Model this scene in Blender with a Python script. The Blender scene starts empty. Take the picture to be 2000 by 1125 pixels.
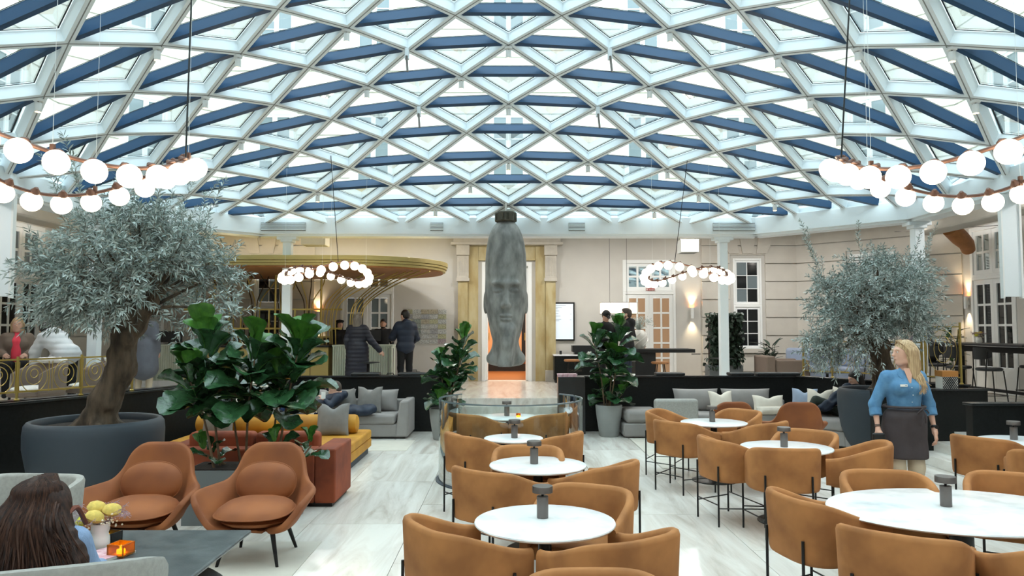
import bpy, bmesh, math, random
import numpy as np
from mathutils import Vector, Matrix, Euler
SC = bpy.context.scene
COL = SC.collection
R = math.radians
# ------------------------------------------------------------------ camera
EYE = 1.85
cam_d = bpy.data.cameras.new('camera'); cam_d.sensor_width = 36; cam_d.lens = 26; cam_d.clip_end = 300
cam = bpy.data.objects.new('camera', cam_d); COL.objects.link(cam)
cam.location = (0, 0, EYE); cam.rotation_euler = (R(90 + 3.17), 0, R(-0.28))
SC.camera = cam
# ------------------------------------------------------------------ sky: bright overcast
W = bpy.data.worlds.new('overcast_sky'); SC.world = W; W.use_nodes = True
W.node_tree.nodes['Background'].inputs[0].default_value = (0.92, 0.97, 1.0, 1)
W.node_tree.nodes['Background'].inputs[1].default_value = 1.0
# ------------------------------------------------------------------ exposure
SC.view_settings.view_transform = 'Standard'; SC.view_settings.look = 'None'
SC.view_settings.gamma = 1.0; SC.view_settings.use_curve_mapping = False
SC.view_settings.exposure = 2.4

SC.cycles.max_bounces = 7; SC.cycles.diffuse_bounces = 4; SC.cycles.glossy_bounces = 3; SC.cycles.transmission_bounces = 4; SC.cycles.transparent_max_bounces = 8
# ------------------------------------------------------------------ helpers
CR = Euler((R(90 + 3.17), 0, R(-0.28))).to_matrix()
def ray(px, py):
    return CR @ Vector(((px - 1000) / 1444.4, (562.5 - py) / 1444.4, -1))
def at(px, py, Y):
    d = ray(px, py); return Vector((0, 0, EYE)) + d * (Y / d.y)
def onz(px, py, z=0.0):
    d = ray(px, py); return Vector((0, 0, EYE)) + d * ((z - EYE) / d.z)
def srgb(r, g, b):
    f = lambda c: (c / 255 / 12.92) if c / 255 <= 0.04045 else ((c / 255 + 0.055) / 1.055) ** 2.4
    return (f(r), f(g), f(b), 1)
MATS = {}
def mat(name, col, rough=0.5, metal=0.0, var=0.0, vscale=4.0, col2=None, bump=0.0, bscale=40.0, emit=0.0, ecol=None, spec=0.5,
        coat=0.0, sheen=0.0, stretch=None, detail=4.0, trans=0.0, vcon=(0.35, 0.65)):
    m = bpy.data.materials.new(name); m.use_nodes = True; nt = m.node_tree; N = nt.nodes; L = nt.links
    b = N['Principled BSDF']; I = b.inputs
    c = srgb(*col); I['Base Color'].default_value = c; I['Roughness'].default_value = rough; I['Metallic'].default_value = metal
    I['Specular IOR Level'].default_value = spec
    if coat: I['Coat Weight'].default_value = coat; I['Coat Roughness'].default_value = 0.08
    if sheen: I['Sheen Weight'].default_value = sheen; I['Sheen Roughness'].default_value = 0.4; I['Sheen Tint'].default_value = tuple(min(1, x * 2.2) for x in c[:3]) + (1,)
    if trans: I['Transmission Weight'].default_value = trans
    tc = mp = None
    if var or bump:
        tc = N.new('ShaderNodeTexCoord'); mp = N.new('ShaderNodeMapping'); L.new(tc.outputs['Object'], mp.inputs[0])
        if stretch: mp.inputs['Scale'].default_value = stretch
    if var:
        n = N.new('ShaderNodeTexNoise'); n.inputs['Scale'].default_value = vscale; n.inputs['Detail'].default_value = detail
        L.new(mp.outputs[0], n.inputs['Vector'])
        r = N.new('ShaderNodeValToRGB'); L.new(n.outputs[0], r.inputs[0])
        c2 = srgb(*col2) if col2 else tuple(x * (1 - var) for x in c[:3]) + (1,)
        r.color_ramp.elements[0].position = vcon[0]; r.color_ramp.elements[1].position = vcon[1]
        r.color_ramp.elements[0].color = c2; r.color_ramp.elements[1].color = c
        L.new(r.outputs[0], I['Base Color'])
    if bump:
        n2 = N.new('ShaderNodeTexNoise'); n2.inputs['Scale'].default_value = bscale; n2.inputs['Detail'].default_value = 3
        L.new(mp.outputs[0], n2.inputs['Vector'])
        bp = N.new('ShaderNodeBump'); bp.inputs['Strength'].default_value = bump; bp.inputs['Distance'].default_value = 0.02
        L.new(n2.outputs[0], bp.inputs['Height']); L.new(bp.outputs[0], I['Normal'])
    if emit:
        I['Emission Color'].default_value = srgb(*(ecol or col)); I['Emission Strength'].default_value = emit
    MATS[name] = m; return m
def glassmat(name, tint, gloss=0.08, rough=0.02):
    """thin clear sheet: straight-through transparency plus a fresnel reflection"""
    m = bpy.data.materials.new(name); m.use_nodes = True; nt = m.node_tree; N = nt.nodes; L = nt.links
    for n in list(N):
        if n.type != 'OUTPUT_MATERIAL': N.remove(n)
    out = [n for n in N if n.type == 'OUTPUT_MATERIAL'][0]
    t = N.new('ShaderNodeBsdfTransparent'); t.inputs[0].default_value = srgb(*tint)
    g = N.new('ShaderNodeBsdfGlossy'); g.inputs['Roughness'].default_value = rough
    lw = N.new('ShaderNodeLayerWeight'); lw.inputs[0].default_value = 0.25
    mul = N.new('ShaderNodeMath'); mul.operation = 'MULTIPLY_ADD'; mul.inputs[1].default_value = 0.6; mul.inputs[2].default_value = gloss
    L.new(lw.outputs['Fresnel'], mul.inputs[0])
    x = N.new('ShaderNodeMixShader'); L.new(mul.outputs[0], x.inputs[0]); L.new(t.outputs[0], x.inputs[1]); L.new(g.outputs[0], x.inputs[2])
    L.new(x.outputs[0], out.inputs[0]); MATS[name] = m; return m

class MB:
    def __init__(s): s.v = []; s.f = []; s.mi = []; s.cur = 0
    def add(s, vs, fs):
        o = len(s.v); s.v += [tuple(p) for p in vs]; s.f += [tuple(i + o for i in f) for f in fs]; s.mi += [s.cur] * len(fs); return s
    def box(s, x0, y0, z0, x1, y1, z1, M=None):
        v = [Vector(p) for p in ((x0,y0,z0),(x1,y0,z0),(x1,y1,z0),(x0,y1,z0),(x0,y0,z1),(x1,y0,z1),(x1,y1,z1),(x0,y1,z1))]
        if M is not None: v = [M @ p for p in v]
        return s.add(v, [(0,3,2,1),(4,5,6,7),(0,1,5,4),(1,2,6,5),(2,3,7,6),(3,0,4,7)])
    def bar(s, a, b, w, d, up=(0,0,1)):
        """rectangular bar from a to b: width w across, depth d along up"""
        a = Vector(a); b = Vector(b); t = (b - a).normalized(); u = Vector(up)
        x = t.cross(u).normalized(); u = x.cross(t).normalized()
        v = []
        for p in (a, b):
            for sx, su in ((-.5,-.5),(.5,-.5),(.5,.5),(-.5,.5)): v.append(p + x*(sx*w) + u*(su*d))
        return s.add(v, [(3,2,1,0),(4,5,6,7),(0,1,5,4),(1,2,6,5),(2,3,7,6),(3,0,4,7)])
    def tube(s, pts, r, n=8, closed=False, caps=True):
        P = [Vector(p) for p in pts]; k = len(P); rr = r if isinstance(r, (list, tuple)) else [r] * k
        rings = []; up = None
        for i, p in enumerate(P):
            if closed: t = P[(i+1) % k] - P[i-1]
            else: t = P[min(i+1, k-1)] - P[max(i-1, 0)]
            if t.length < 1e-9: t = Vector((0,0,1))
            t.normalize()
            if up is None:
                up = Vector((0,0,1)) if abs(t.z) < 0.9 else Vector((1,0,0))
            x = t.cross(up)
            if x.length < 1e-6: x = t.orthogonal()
            x.normalize(); up = x.cross(t).normalized()
            rings.append([p + (x*math.cos(2*math.pi*j/n) + up*math.sin(2*math.pi*j/n)) * rr[i] for j in range(n)])
        vs = [q for rg in rings for q in rg]; fs = []
        for i in range(k if closed else k-1):
            a = i*n; b = ((i+1) % k)*n
            for j in range(n): fs.append((a+j, a+(j+1)%n, b+(j+1)%n, b+j))
        if caps and not closed: fs += [tuple(range(n))[::-1], tuple(range((k-1)*n, k*n))]
        return s.add(vs, fs)
    def cyl(s, a, b, r, n=12): return s.tube([a, b], r, n)
    def lathe(s, prof, n=24, c=(0,0,0), sx=1, sy=1):
        vs = []; fs = []; k = len(prof)
        for r, z in prof:
            for j in range(n):
                a = 2*math.pi*j/n; vs.append((c[0]+r*math.cos(a)*sx, c[1]+r*math.sin(a)*sy, c[2]+z))
        for i in range(k-1):
            for j in range(n): fs.append((i*n+j, i*n+(j+1)%n, (i+1)*n+(j+1)%n, (i+1)*n+j))
        if prof[0][0] > 1e-5: fs.append(tuple(range(n))[::-1])
        if prof[-1][0] > 1e-5: fs.append(tuple(range((k-1)*n, k*n)))
        return s.add(vs, fs)
    def grid(s, rows, closed=False):
        k = len(rows); n = len(rows[0]); vs = [p for r in rows for p in r]; fs = []
        for i in range(k-1):
            for j in range(n if closed else n-1):
                fs.append((i*n+j, i*n+(j+1)%n, (i+1)*n+(j+1)%n, (i+1)*n+j))
        return s.add(vs, fs)
    def prism(s, poly, z0, z1):
        n = len(poly); vs = [(x,y,z0) for x,y in poly] + [(x,y,z1) for x,y in poly]
        return s.add(vs, [tuple(range(n))[::-1], tuple(range(n,2*n))] + [(i,(i+1)%n,n+(i+1)%n,n+i) for i in range(n)])
    def mesh(s, name):
        me = bpy.data.meshes.new(name); me.from_pydata(s.v, [], s.f); return me
    def build(s, name, m, parent=None, smooth=False, bevel=0, seg=2, sub=0, solid=0, loc=None, rotz=0, angle=40):
        me = s.mesh(name)
        ms = m if isinstance(m, (list, tuple)) else [m]
        for q in ms: me.materials.append(MATS[q] if isinstance(q, str) else q)
        if len(ms) > 1: me.polygons.foreach_set('material_index', s.mi)
        return link(name, me, parent, smooth, bevel, seg, sub, solid, loc, rotz, angle)
def link(name, me, parent=None, smooth=False, bevel=0, seg=2, sub=0, solid=0, loc=None, rotz=0, angle=40):
    me.update()
    if smooth:
        me.polygons.foreach_set('use_smooth', [True]*len(me.polygons))
        if angle < 180: me.set_sharp_from_angle(angle=R(angle))
    o = bpy.data.objects.new(name, me); COL.objects.link(o)
    if loc is not None: o.location = loc
    o.rotation_euler.z = rotz
    if parent: o.parent = parent
    if solid: q = o.modifiers.new('solid', 'SOLIDIFY'); q.thickness = solid; q.offset = 0
    if bevel: q = o.modifiers.new('bevel', 'BEVEL'); q.width = bevel; q.segments = seg; q.limit_method = 'ANGLE'; q.angle_limit = R(50)
    if sub: q = o.modifiers.new('sub', 'SUBSURF'); q.levels = sub; q.render_levels = sub
    return o
def tag(o, label, cat, group=None):
    o['label'] = label; o['category'] = cat
    if group: o['group'] = group
    return o
def thing(name, label, cat, loc=(0,0,0), rotz=0, group=None):
    o = bpy.data.objects.new(name, None); COL.objects.link(o); o.location = loc; o.rotation_euler.z = rotz
    o.empty_display_size = 0.1
    return tag(o, label, cat, group)
def struct(o): o['kind'] = 'structure'; return o
def sroot(name, loc=(0,0,0), rotz=0):
    o = bpy.data.objects.new(name, None); COL.objects.link(o); o.location = loc; o.rotation_euler.z = rotz; o['kind'] = 'structure'; return o
KIDS = {}
def copy_tree(root, loc, rotz=0, label=None, group=None, scale=None):
    r = root.copy(); COL.objects.link(r); r.location = loc; r.rotation_euler.z = rotz
    if scale: r.scale = scale
    if label: r['label'] = label
    if group: r['group'] = group
    for ch in list(root.children):
        c = ch.copy(); COL.objects.link(c); c.parent = r
        for g in list(ch.children):
            d = g.copy(); COL.objects.link(d); d.parent = c
    return r
def inst(name, me, parent, M, group=None):
    o = bpy.data.objects.new(name, me); COL.objects.link(o); o.parent = parent; o.matrix_local = M; return o

# ---- organic surfaces: distance fields turned into meshes by surface nets
def C(a, b, ra, rb=None, k=0.03, op=1): return ('c', np.array(a, float), np.array(b, float), ra, ra if rb is None else rb, k, op)
def E(c, r, Rm=None, k=0.03, op=1): return ('e', np.array(c, float), np.array(r, float), Rm, None, k, op)
def BX(c, h, rd=0.02, Rm=None, k=0.03, op=1): return ('b', np.array(c, float), np.array(h, float), Rm, rd, k, op)
def rot(yaw=0, pitch=0, roll=0):
    return np.array(Euler((R(pitch), R(roll), R(yaw)), 'XYZ').to_matrix())
def sdf(prims, res, noise=None):
    lo = np.full(3, 1e9); hi = -lo; bb = []
    for p in prims:
        if p[0] == 'c':
            r = max(p[3], p[4]); a = np.minimum(p[1], p[2]) - r; b = np.maximum(p[1], p[2]) + r
        else:
            h = p[2] if p[3] is None else np.abs(p[3]) @ p[2]
            a = p[1] - h; b = p[1] + h
        bb.append((a, b))
        if p[6] > 0: lo = np.minimum(lo, a); hi = np.maximum(hi, b)
    lo -= 0.03 + 3*res; hi += 0.03 + 3*res
    n = np.ceil((hi - lo) / res).astype(int) + 1
    F = np.full(n, 1.0, np.float32)
    for p, (a, b) in zip(prims, bb):
        pad = p[5] + 3*res
        i0 = np.clip(((a - pad - lo) / res).astype(int), 0, n - 1); i1 = np.clip(((b + pad - lo) / res).astype(int) + 2, 1, n)
        if np.any(i1 <= i0): continue
        ax = [lo[q] + np.arange(i0[q], i1[q]) * res for q in range(3)]
        X, Y, Z = np.meshgrid(*ax, indexing='ij', sparse=True)
        if p[0] == 'c':
            d = p[2] - p[1]; L2 = max(float(d @ d), 1e-9)
            t = np.clip(((X-p[1][0])*d[0] + (Y-p[1][1])*d[1] + (Z-p[1][2])*d[2]) / L2, 0, 1)
            D = np.sqrt((X-p[1][0]-t*d[0])**2 + (Y-p[1][1]-t*d[1])**2 + (Z-p[1][2]-t*d[2])**2) - (p[3] + (p[4]-p[3])*t)
        else:
            x, y, z = X-p[1][0], Y-p[1][1], Z-p[1][2]
            if p[3] is not None:
                m = p[3]
                x, y, z = (m[0,0]*x+m[1,0]*y+m[2,0]*z, m[0,1]*x+m[1,1]*y+m[2,1]*z, m[0,2]*x+m[1,2]*y+m[2,2]*z)
            r = p[2]
            if p[0] == 'e':
                k0 = np.sqrt((x/r[0])**2+(y/r[1])**2+(z/r[2])**2); k1 = np.sqrt((x/r[0]**2)**2+(y/r[1]**2)**2+(z/r[2]**2)**2) + 1e-9
                D = k0*(k0-1)/k1
            else:
                q = [np.abs(c)-(r[i]-p[4]) for i, c in enumerate((x,y,z))]
                D = np.sqrt(sum(np.maximum(c,0)**2 for c in q)) + np.minimum(np.maximum(np.maximum(q[0],q[1]),q[2]),0) - p[4]
        s = (slice(i0[0],i1[0]), slice(i0[1],i1[1]), slice(i0[2],i1[2])); A = F[s]; k = p[5]
        if p[6] > 0:
            h = np.clip(0.5+0.5*(A-D)/k, 0, 1); F[s] = A*(1-h) + D*h - k*h*(1-h)
        else:
            D = -D; h = np.clip(0.5-0.5*(A-D)/k, 0, 1); F[s] = A*(1-h) + D*h + k*h*(1-h)
    if noise is not None:
        ax = [lo[q] + np.arange(n[q])*res for q in range(3)]
        F += noise(*np.meshgrid(*ax, indexing='ij', sparse=True)).astype(np.float32)
    F[0]=1;F[-1]=1;F[:,0]=1;F[:,-1]=1;F[:,:,0]=1;F[:,:,-1]=1
    I = F < 0
    c = np.zeros(n-1, np.int8)
    for dx in (0,1):
        for dy in (0,1):
            for dz in (0,1): c += I[dx:n[0]-1+dx, dy:n[1]-1+dy, dz:n[2]-1+dz]
    act = (c > 0) & (c < 8); idx = np.argwhere(act); num = np.full(n-1, -1, np.int64); num[act] = np.arange(len(idx))
    acc = np.zeros((len(idx), 3)); cnt = np.zeros(len(idx))
    co = [(0,0,0),(1,0,0),(0,1,0),(1,1,0),(0,0,1),(1,0,1),(0,1,1),(1,1,1)]
    val = [F[idx[:,0]+q[0], idx[:,1]+q[1], idx[:,2]+q[2]] for q in co]
    for a, b in ((0,1),(2,3),(4,5),(6,7),(0,2),(1,3),(4,6),(5,7),(0,4),(1,5),(2,6),(3,7)):
        m = (val[a] < 0) != (val[b] < 0)
        t = np.where(m, val[a]/np.where(m, val[a]-val[b], 1), 0)
        pa = np.array(co[a]); pb = np.array(co[b])
        acc += np.where(m[:,None], pa + t[:,None]*(pb-pa), 0); cnt += m
    V = lo + (idx + acc/cnt[:,None]) * res
    Q = []
    for axn in range(3):
        o1, o2 = (axn+1) % 3, (axn+2) % 3
        s0 = [slice(0,-1)]*3; s1 = [slice(0,-1)]*3; s0[axn] = slice(0,-1); s1[axn] = slice(1,None)
        s0[o1] = s0[o2] = s1[o1] = s1[o2] = slice(1,-1)
        A = I[tuple(s0)]; B = I[tuple(s1)]
        e = np.argwhere(A != B); flip = A[A != B]
        e[:, o1] += 1; e[:, o2] += 1
        def cell(d1, d2):
            q = e.copy(); q[:, o1] -= d1; q[:, o2] -= d2; return num[q[:,0], q[:,1], q[:,2]]
        q = np.stack([cell(1,1), cell(0,1), cell(0,0), cell(1,0)], 1)
        q[~flip] = q[~flip][:, ::-1]; Q.append(q)
    return V, np.concatenate(Q)
def sdf_obj(name, prims, res, m, parent=None, noise=None, smooth_it=1, loc=None, rotz=0, warp=None):
    V, Q = sdf(prims, res, noise)
    for _ in range(smooth_it):                                   # relax the net a little
        acc = np.zeros_like(V); cnt = np.zeros(len(V))
        for a, b in ((0,1),(1,2),(2,3),(3,0)):
            np.add.at(acc, Q[:,a], V[Q[:,b]]); np.add.at(cnt, Q[:,a], 1); np.add.at(acc, Q[:,b], V[Q[:,a]]); np.add.at(cnt, Q[:,b], 1)
        V = V*0.5 + 0.5*acc/np.maximum(cnt,1)[:,None]
    if warp is not None: V = warp(V)
    me = bpy.data.meshes.new(name)
    me.vertices.add(len(V)); me.vertices.foreach_set('co', V.astype(np.float32).ravel())
    me.loops.add(len(Q)*4); me.loops.foreach_set('vertex_index', Q.astype(np.int32).ravel())
    me.polygons.add(len(Q)); me.polygons.foreach_set('loop_start', np.arange(0, len(Q)*4, 4, dtype=np.int32))
    me.update(calc_edges=True); me.validate()
    me.materials.append(MATS[m])
    return link(name, me, parent, True, loc=loc, rotz=rotz, angle=180)
# ------------------------------------------------------------------ materials
mat('white_paint', (236, 238, 236), 0.45)
mat('roof_white', (232, 240, 243), 0.4)
mat('roof_dark', (30, 64, 96), 0.35, spec=0.35)
mat('gasket', (18, 24, 30), 0.6)
mat('wall_plaster', (203, 200, 193), 0.85, var=0.06, vscale=1.5)
mat('stone_course', (205, 200, 190), 0.85, var=0.08, vscale=2.5, bump=0.08, bscale=25)
mat('facade_stone', (226, 221, 210), 0.85, var=0.08, vscale=1.2)
mat('joint', (120, 113, 104), 0.9)
mat('black_stone', (13, 16, 16), 0.4, var=0.4, vscale=30, col2=(21, 24, 24), spec=0.25)
mat('black_cap', (28, 31, 33), 0.25, spec=0.5)
mat('marble_yellow', (188, 176, 136), 0.4, var=0.3, vscale=5, col2=(166, 146, 98), stretch=(1, 1, .35), detail=8)
mat('marble_grey', (196, 190, 178), 0.45, var=0.12, vscale=6)
mat('brass', (196, 172, 98), 0.35, metal=0.85, var=0.1)
mat('brass_paint', (186, 166, 104), 0.45, metal=0.35)
mat('brass_dark', (74, 60, 40), 0.5, metal=0.5)
mat('black_metal', (22, 22, 23), 0.4, metal=0.3)
mat('grey_metal', (112, 106, 103), 0.42, metal=0.75, bump=0.05, bscale=200)
mat('copper', (96, 66, 54), 0.5, metal=0.3)
mat('glow_globe', (255, 246, 226), 0.4, emit=1.25, ecol=(255, 236, 204))
mat('lamp_glow', (255, 210, 150), 0.4, emit=6.0, ecol=(255, 206, 140))
mat('dark_pane', (24, 26, 28), 0.06, spec=0.6)
mat('warm_pane', (140, 112, 88), 0.12, emit=0.06, ecol=(200, 160, 120))  # weak emission stands in for warm light behind the door panes
mat('grey_pane', (112, 124, 128), 0.05, spec=0.8)
mat('mirror_pane', (190, 198, 198), 0.03, metal=0.95)
glassmat('roof_glass', (226, 247, 252), 0.03)
glassmat('clear_glass', (243, 249, 248), 0.03)
glassmat('bulb_glass', (240, 240, 240), 0.05)
mat('rust_velvet', (174, 116, 64), 0.8, var=0.3, vscale=4.5, col2=(142, 91, 47), sheen=0.12, detail=3, bump=0.03, bscale=300)
mat('swan_velvet', (147, 85, 42), 0.75, var=0.25, vscale=3, col2=(124, 69, 36), sheen=0.15, detail=2, bump=0.03, bscale=300)
mat('sofa_rust', (148, 68, 34), 0.8, var=0.25, vscale=3, col2=(108, 46, 24), sheen=0.12)
mat('sofa_yellow', (192, 136, 36), 0.7, var=0.2, vscale=3, col2=(162, 108, 26), sheen=0.15)
mat('sofa_grey', (146, 141, 138), 0.85, var=0.12, vscale=4, sheen=0.25, bump=0.05, bscale=250)
mat('cushion_grey', (126, 122, 118), 0.85, var=0.15, vscale=9, sheen=0.25)
mat('cushion_cream', (214, 204, 190), 0.85, var=0.08, vscale=9)
mat('cushion_blue', (150, 162, 182), 0.85, var=0.08, vscale=9)
mat('fabric_light', (160, 158, 152), 0.85, var=0.15, vscale=40, bump=0.1, bscale=200)
mat('pouf_dark', (62, 66, 68), 0.7, var=0.2, vscale=5, sheen=0.3)
mat('leather_black', (22, 24, 26), 0.45)
mat('table_marble', (240, 241, 241), 0.18, var=0.1, vscale=4.5, col2=(206, 210, 214), detail=9, vcon=(0.28, 0.5))
mat('table_stone', (92, 96, 97), 0.3, var=0.25, vscale=9, col2=(74, 78, 80), detail=10, bump=0.04, bscale=60)
mat('planter_blue', (52, 61, 70), 0.6, var=0.15, vscale=1.2)
mat('planter_grey', (138, 140, 138), 0.7, var=0.1, vscale=5)
mat('planter_steel', (108, 114, 116), 0.55)
mat('soil', (40, 30, 24), 0.95, var=0.5, vscale=40, bump=0.5, bscale=60)
mat('bark', (104, 88, 72), 0.9, var=0.45, vscale=9, col2=(52, 43, 34), bump=0.9, bscale=22, stretch=(1, 1, .3), detail=8)
mat('twig', (112, 104, 92), 0.9)
mat('fig_stem', (118, 96, 74), 0.85, var=0.3, vscale=15)
mat('olive_leaf', (188, 198, 194), 0.6, var=0.3, vscale=3, col2=(158, 170, 164))
mat('olive_leaf_dark', (138, 152, 146), 0.6, var=0.3, vscale=3, col2=(108, 124, 118))
mat('fig_leaf', (50, 88, 54), 0.24, var=0.35, vscale=6, col2=(32, 64, 38), spec=0.9, bump=0.15, bscale=14)
mat('fig_leaf_new', (74, 126, 44), 0.35, var=0.3, vscale=6, col2=(54, 98, 34), spec=0.5, bump=0.15, bscale=14)
mat('ivy_leaf', (42, 62, 46), 0.5, var=0.3, vscale=4)
mat('plant_leaf', (58, 92, 54), 0.45, var=0.3, vscale=5)
mat('rug', (196, 190, 178), 0.95, var=0.08, vscale=6, bump=0.1, bscale=300)
mat('stone_grey', (152, 152, 148), 0.8, var=0.35, vscale=6, col2=(108, 108, 106), detail=6, bump=0.1, bscale=12, stretch=(1.2, 1.2, .5))
mat('bronze_band', (84, 80, 68), 0.7, metal=0.2, var=0.3, vscale=20)
mat('fluted_marble', (206, 212, 196), 0.45, var=0.12, vscale=3, col2=(180, 190, 172), stretch=(1, 1, .3))
mat('orange_wall', (200, 150, 106), 0.8, emit=0.0)
mat('wood_floor', (160, 100, 52), 0.3, var=0.3, vscale=5, stretch=(1, 8, 1))
mat('timber', (168, 112, 62), 0.6, var=0.2, vscale=8)
mat('screen_white', (200, 208, 215), 0.4, emit=0.10, ecol=(225, 240, 255))
mat('screen_text', (150, 160, 170), 0.5)
mat('sign_red', (150, 40, 34), 0.5)
mat('sign_white', (240, 238, 232), 0.5)
mat('light_box', (255, 246, 230), 0.5, emit=0.55, ecol=(255, 240, 214))
mat('ceramic', (232, 229, 222), 0.35)
mat('amber_glass', (190, 120, 20), 0.1, trans=0.6, spec=0.6)
mat('smoke_glass', (30, 26, 24), 0.08, spec=0.6)
mat('flame', (255, 200, 60), 0.5, emit=4.0, ecol=(255, 190, 50))
mat('flower_yellow', (214, 186, 96), 0.9, var=0.2, vscale=60)
mat('flower_lime', (212, 206, 70), 0.9, var=0.2, vscale=60)
mat('flower_cream', (222, 208, 182), 0.9)
mat('flower_mauve', (162, 140, 150), 0.9)
mat('paper_pink', (204, 150, 160), 0.7, var=0.3, vscale=30, col2=(230, 200, 205))
mat('paper_white', (228, 226, 220), 0.8)
# people
mat('skin', (214, 168, 146), 0.55, var=0.06, vscale=8)
mat('skin_tan', (186, 138, 112), 0.55)
mat('hair_blonde', (200, 172, 132), 0.55, var=0.4, vscale=14, col2=(156, 126, 92), stretch=(6, 6, .5))
mat('hair_brown', (68, 45, 36), 0.6, spec=.25, var=0.55, vscale=16, col2=(34, 23, 20), stretch=(5, 5, .4))
mat('hair_light_brown', (82, 55, 43), 0.6, spec=.25, var=0.4, vscale=10, stretch=(5, 5, .4))
mat('hair_dark', (28, 24, 22), 0.5)
mat('hair_ash', (128, 118, 106), 0.55, var=0.35, vscale=14, col2=(86, 78, 70), stretch=(6, 6, .5))
mat('hair_short_brown', (72, 60, 52), 0.6)
mat('eye_white', (230, 228, 224), 0.3)
mat('eye_dark', (40, 34, 34), 0.3)
mat('lip', (176, 108, 100), 0.5)
mat('denim_blue', (92, 140, 178), 0.8, var=0.15, vscale=14, col2=(74, 120, 160), bump=0.12, bscale=30)
mat('apron_grey', (68, 60, 62), 0.85, var=0.2, vscale=6, bump=0.2, bscale=14)
mat('chino_beige', (196, 180, 156), 0.85, var=0.1, vscale=9, bump=0.15, bscale=14)
mat('cloth_black', (20, 20, 23), 0.85)
mat('cloth_navy', (26, 38, 58), 0.6, var=0.2, vscale=6)
mat('coat_navy', (30, 32, 46), 0.6, var=0.2, vscale=6)
mat('cloth_jeans', (34, 52, 88), 0.85, var=0.2, vscale=12)
mat('cloth_grey', (98, 100, 108), 0.85, var=0.15, vscale=8)
mat('cloth_white', (206, 208, 210), 0.7, var=0.08, vscale=6)
mat('cloth_coral', (240, 70, 90), 0.8)
mat('cloth_taupe', (120, 104, 92), 0.85)
mat('cloth_olive', (40, 48, 42), 0.85)
mat('knit_blue', (132, 154, 186), 0.9, bump=0.5, bscale=90, stretch=(1, 1, .15))
mat('strap_brown', (116, 56, 36), 0.5)
mat('fur_white', (226, 222, 214), 0.95, bump=0.8, bscale=70)
mat('suitcase', (36, 38, 46), 0.5)
mat('basket_tan', (176, 118, 56), 0.8)
# ------------------------------------------------------------------ the room
ZU, ZP = 0.53, 1.0            # raised gallery floor, parapet top
OCT = [(-5.05,15.0),(5.05,15.0),(7.1,12.9),(7.1,2.1),(5.05,0.0),(-5.05,0.0),(-7.1,2.1),(-7.1,12.9)]
ROOM = [(-7.4,18.9),(7.4,18.9),(10,16.2),(10,-1.2),(7.4,-3.9),(-7.4,-3.9),(-10,-1.2),(-10,16.2)]
def floor_material():
    m = bpy.data.materials.new('floor_marble'); m.use_nodes = True; nt = m.node_tree; N = nt.nodes; L = nt.links
    b = N['Principled BSDF']; b.inputs['Roughness'].default_value = 0.2
    tc = N.new('ShaderNodeTexCoord'); mp = N.new('ShaderNodeMapping'); mp.inputs['Scale'].default_value = (2.6, .35, 1); mp.inputs['Rotation'].default_value = (0,0,.12)
    oi = N.new('ShaderNodeObjectInfo'); ad = N.new('ShaderNodeVectorMath'); ad.operation = 'ADD'
    sc = N.new('ShaderNodeMath'); sc.operation = 'MULTIPLY'; sc.inputs[1].default_value = 37
    L.new(oi.outputs['Random'], sc.inputs[0]); L.new(tc.outputs['Object'], ad.inputs[0]); L.new(sc.outputs[0], ad.inputs[1]); L.new(ad.outputs[0], mp.inputs[0])
    n = N.new('ShaderNodeTexNoise'); n.inputs['Scale'].default_value = 1.6; n.inputs['Detail'].default_value = 9; n.inputs['Roughness'].default_value = .62; n.inputs['Distortion'].default_value = 1.2
    L.new(mp.outputs[0], n.inputs['Vector'])
    r = N.new('ShaderNodeValToRGB'); e = r.color_ramp.elements
    e[0].position = .3; e[0].color = srgb(190, 181, 169); e[1].position = .62; e[1].color = srgb(226, 222, 214)
    q = e.new(.46); q.color = srgb(213, 206, 197)
    L.new(n.outputs[0], r.inputs[0])
    mx = N.new('ShaderNodeMix'); mx.data_type = 'RGBA'; mx.blend_type = 'MULTIPLY'; mx.inputs[0].default_value = 1
    mr = N.new('ShaderNodeMapRange'); mr.inputs[3].default_value = .93; mr.inputs[4].default_value = 1.04
    L.new(oi.outputs['Random'], mr.inputs[0]); L.new(r.outputs[0], mx.inputs[6]); L.new(mr.outputs[0], mx.inputs[7])
    L.new(mx.outputs[2], b.inputs['Base Color']); MATS['floor_marble'] = m
floor_material()
# lower floor: slabs .983 wide laid in long strips
fl = struct(MB().box(-8, -3.9, -0.12, 8, 14.3, -0.012).build('floor', 'joint'))
slabs = []
for i in range(-8, 9):
    x0 = -0.91 + i*0.983; off = (i * 0.77) % 1.97
    for j in range(-3, 9):
        y0 = -3.9 + off + j*1.97; slabs.append((x0, max(y0, -3.9), min(y0 + 1.97, 14.3)))
for x0, y0, y1 in slabs:
    if y1 - y0 < 0.2 or x0 < -8 or x0 > 7: continue
    g = 0.0025
    MB().box(-.4915+g, -(y1-y0)/2+g, -0.02, .4915-g, (y1-y0)/2-g, 0).build('slab', 'floor_marble', fl, loc=(x0+.4915, (y0+y1)/2, 0))
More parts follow.
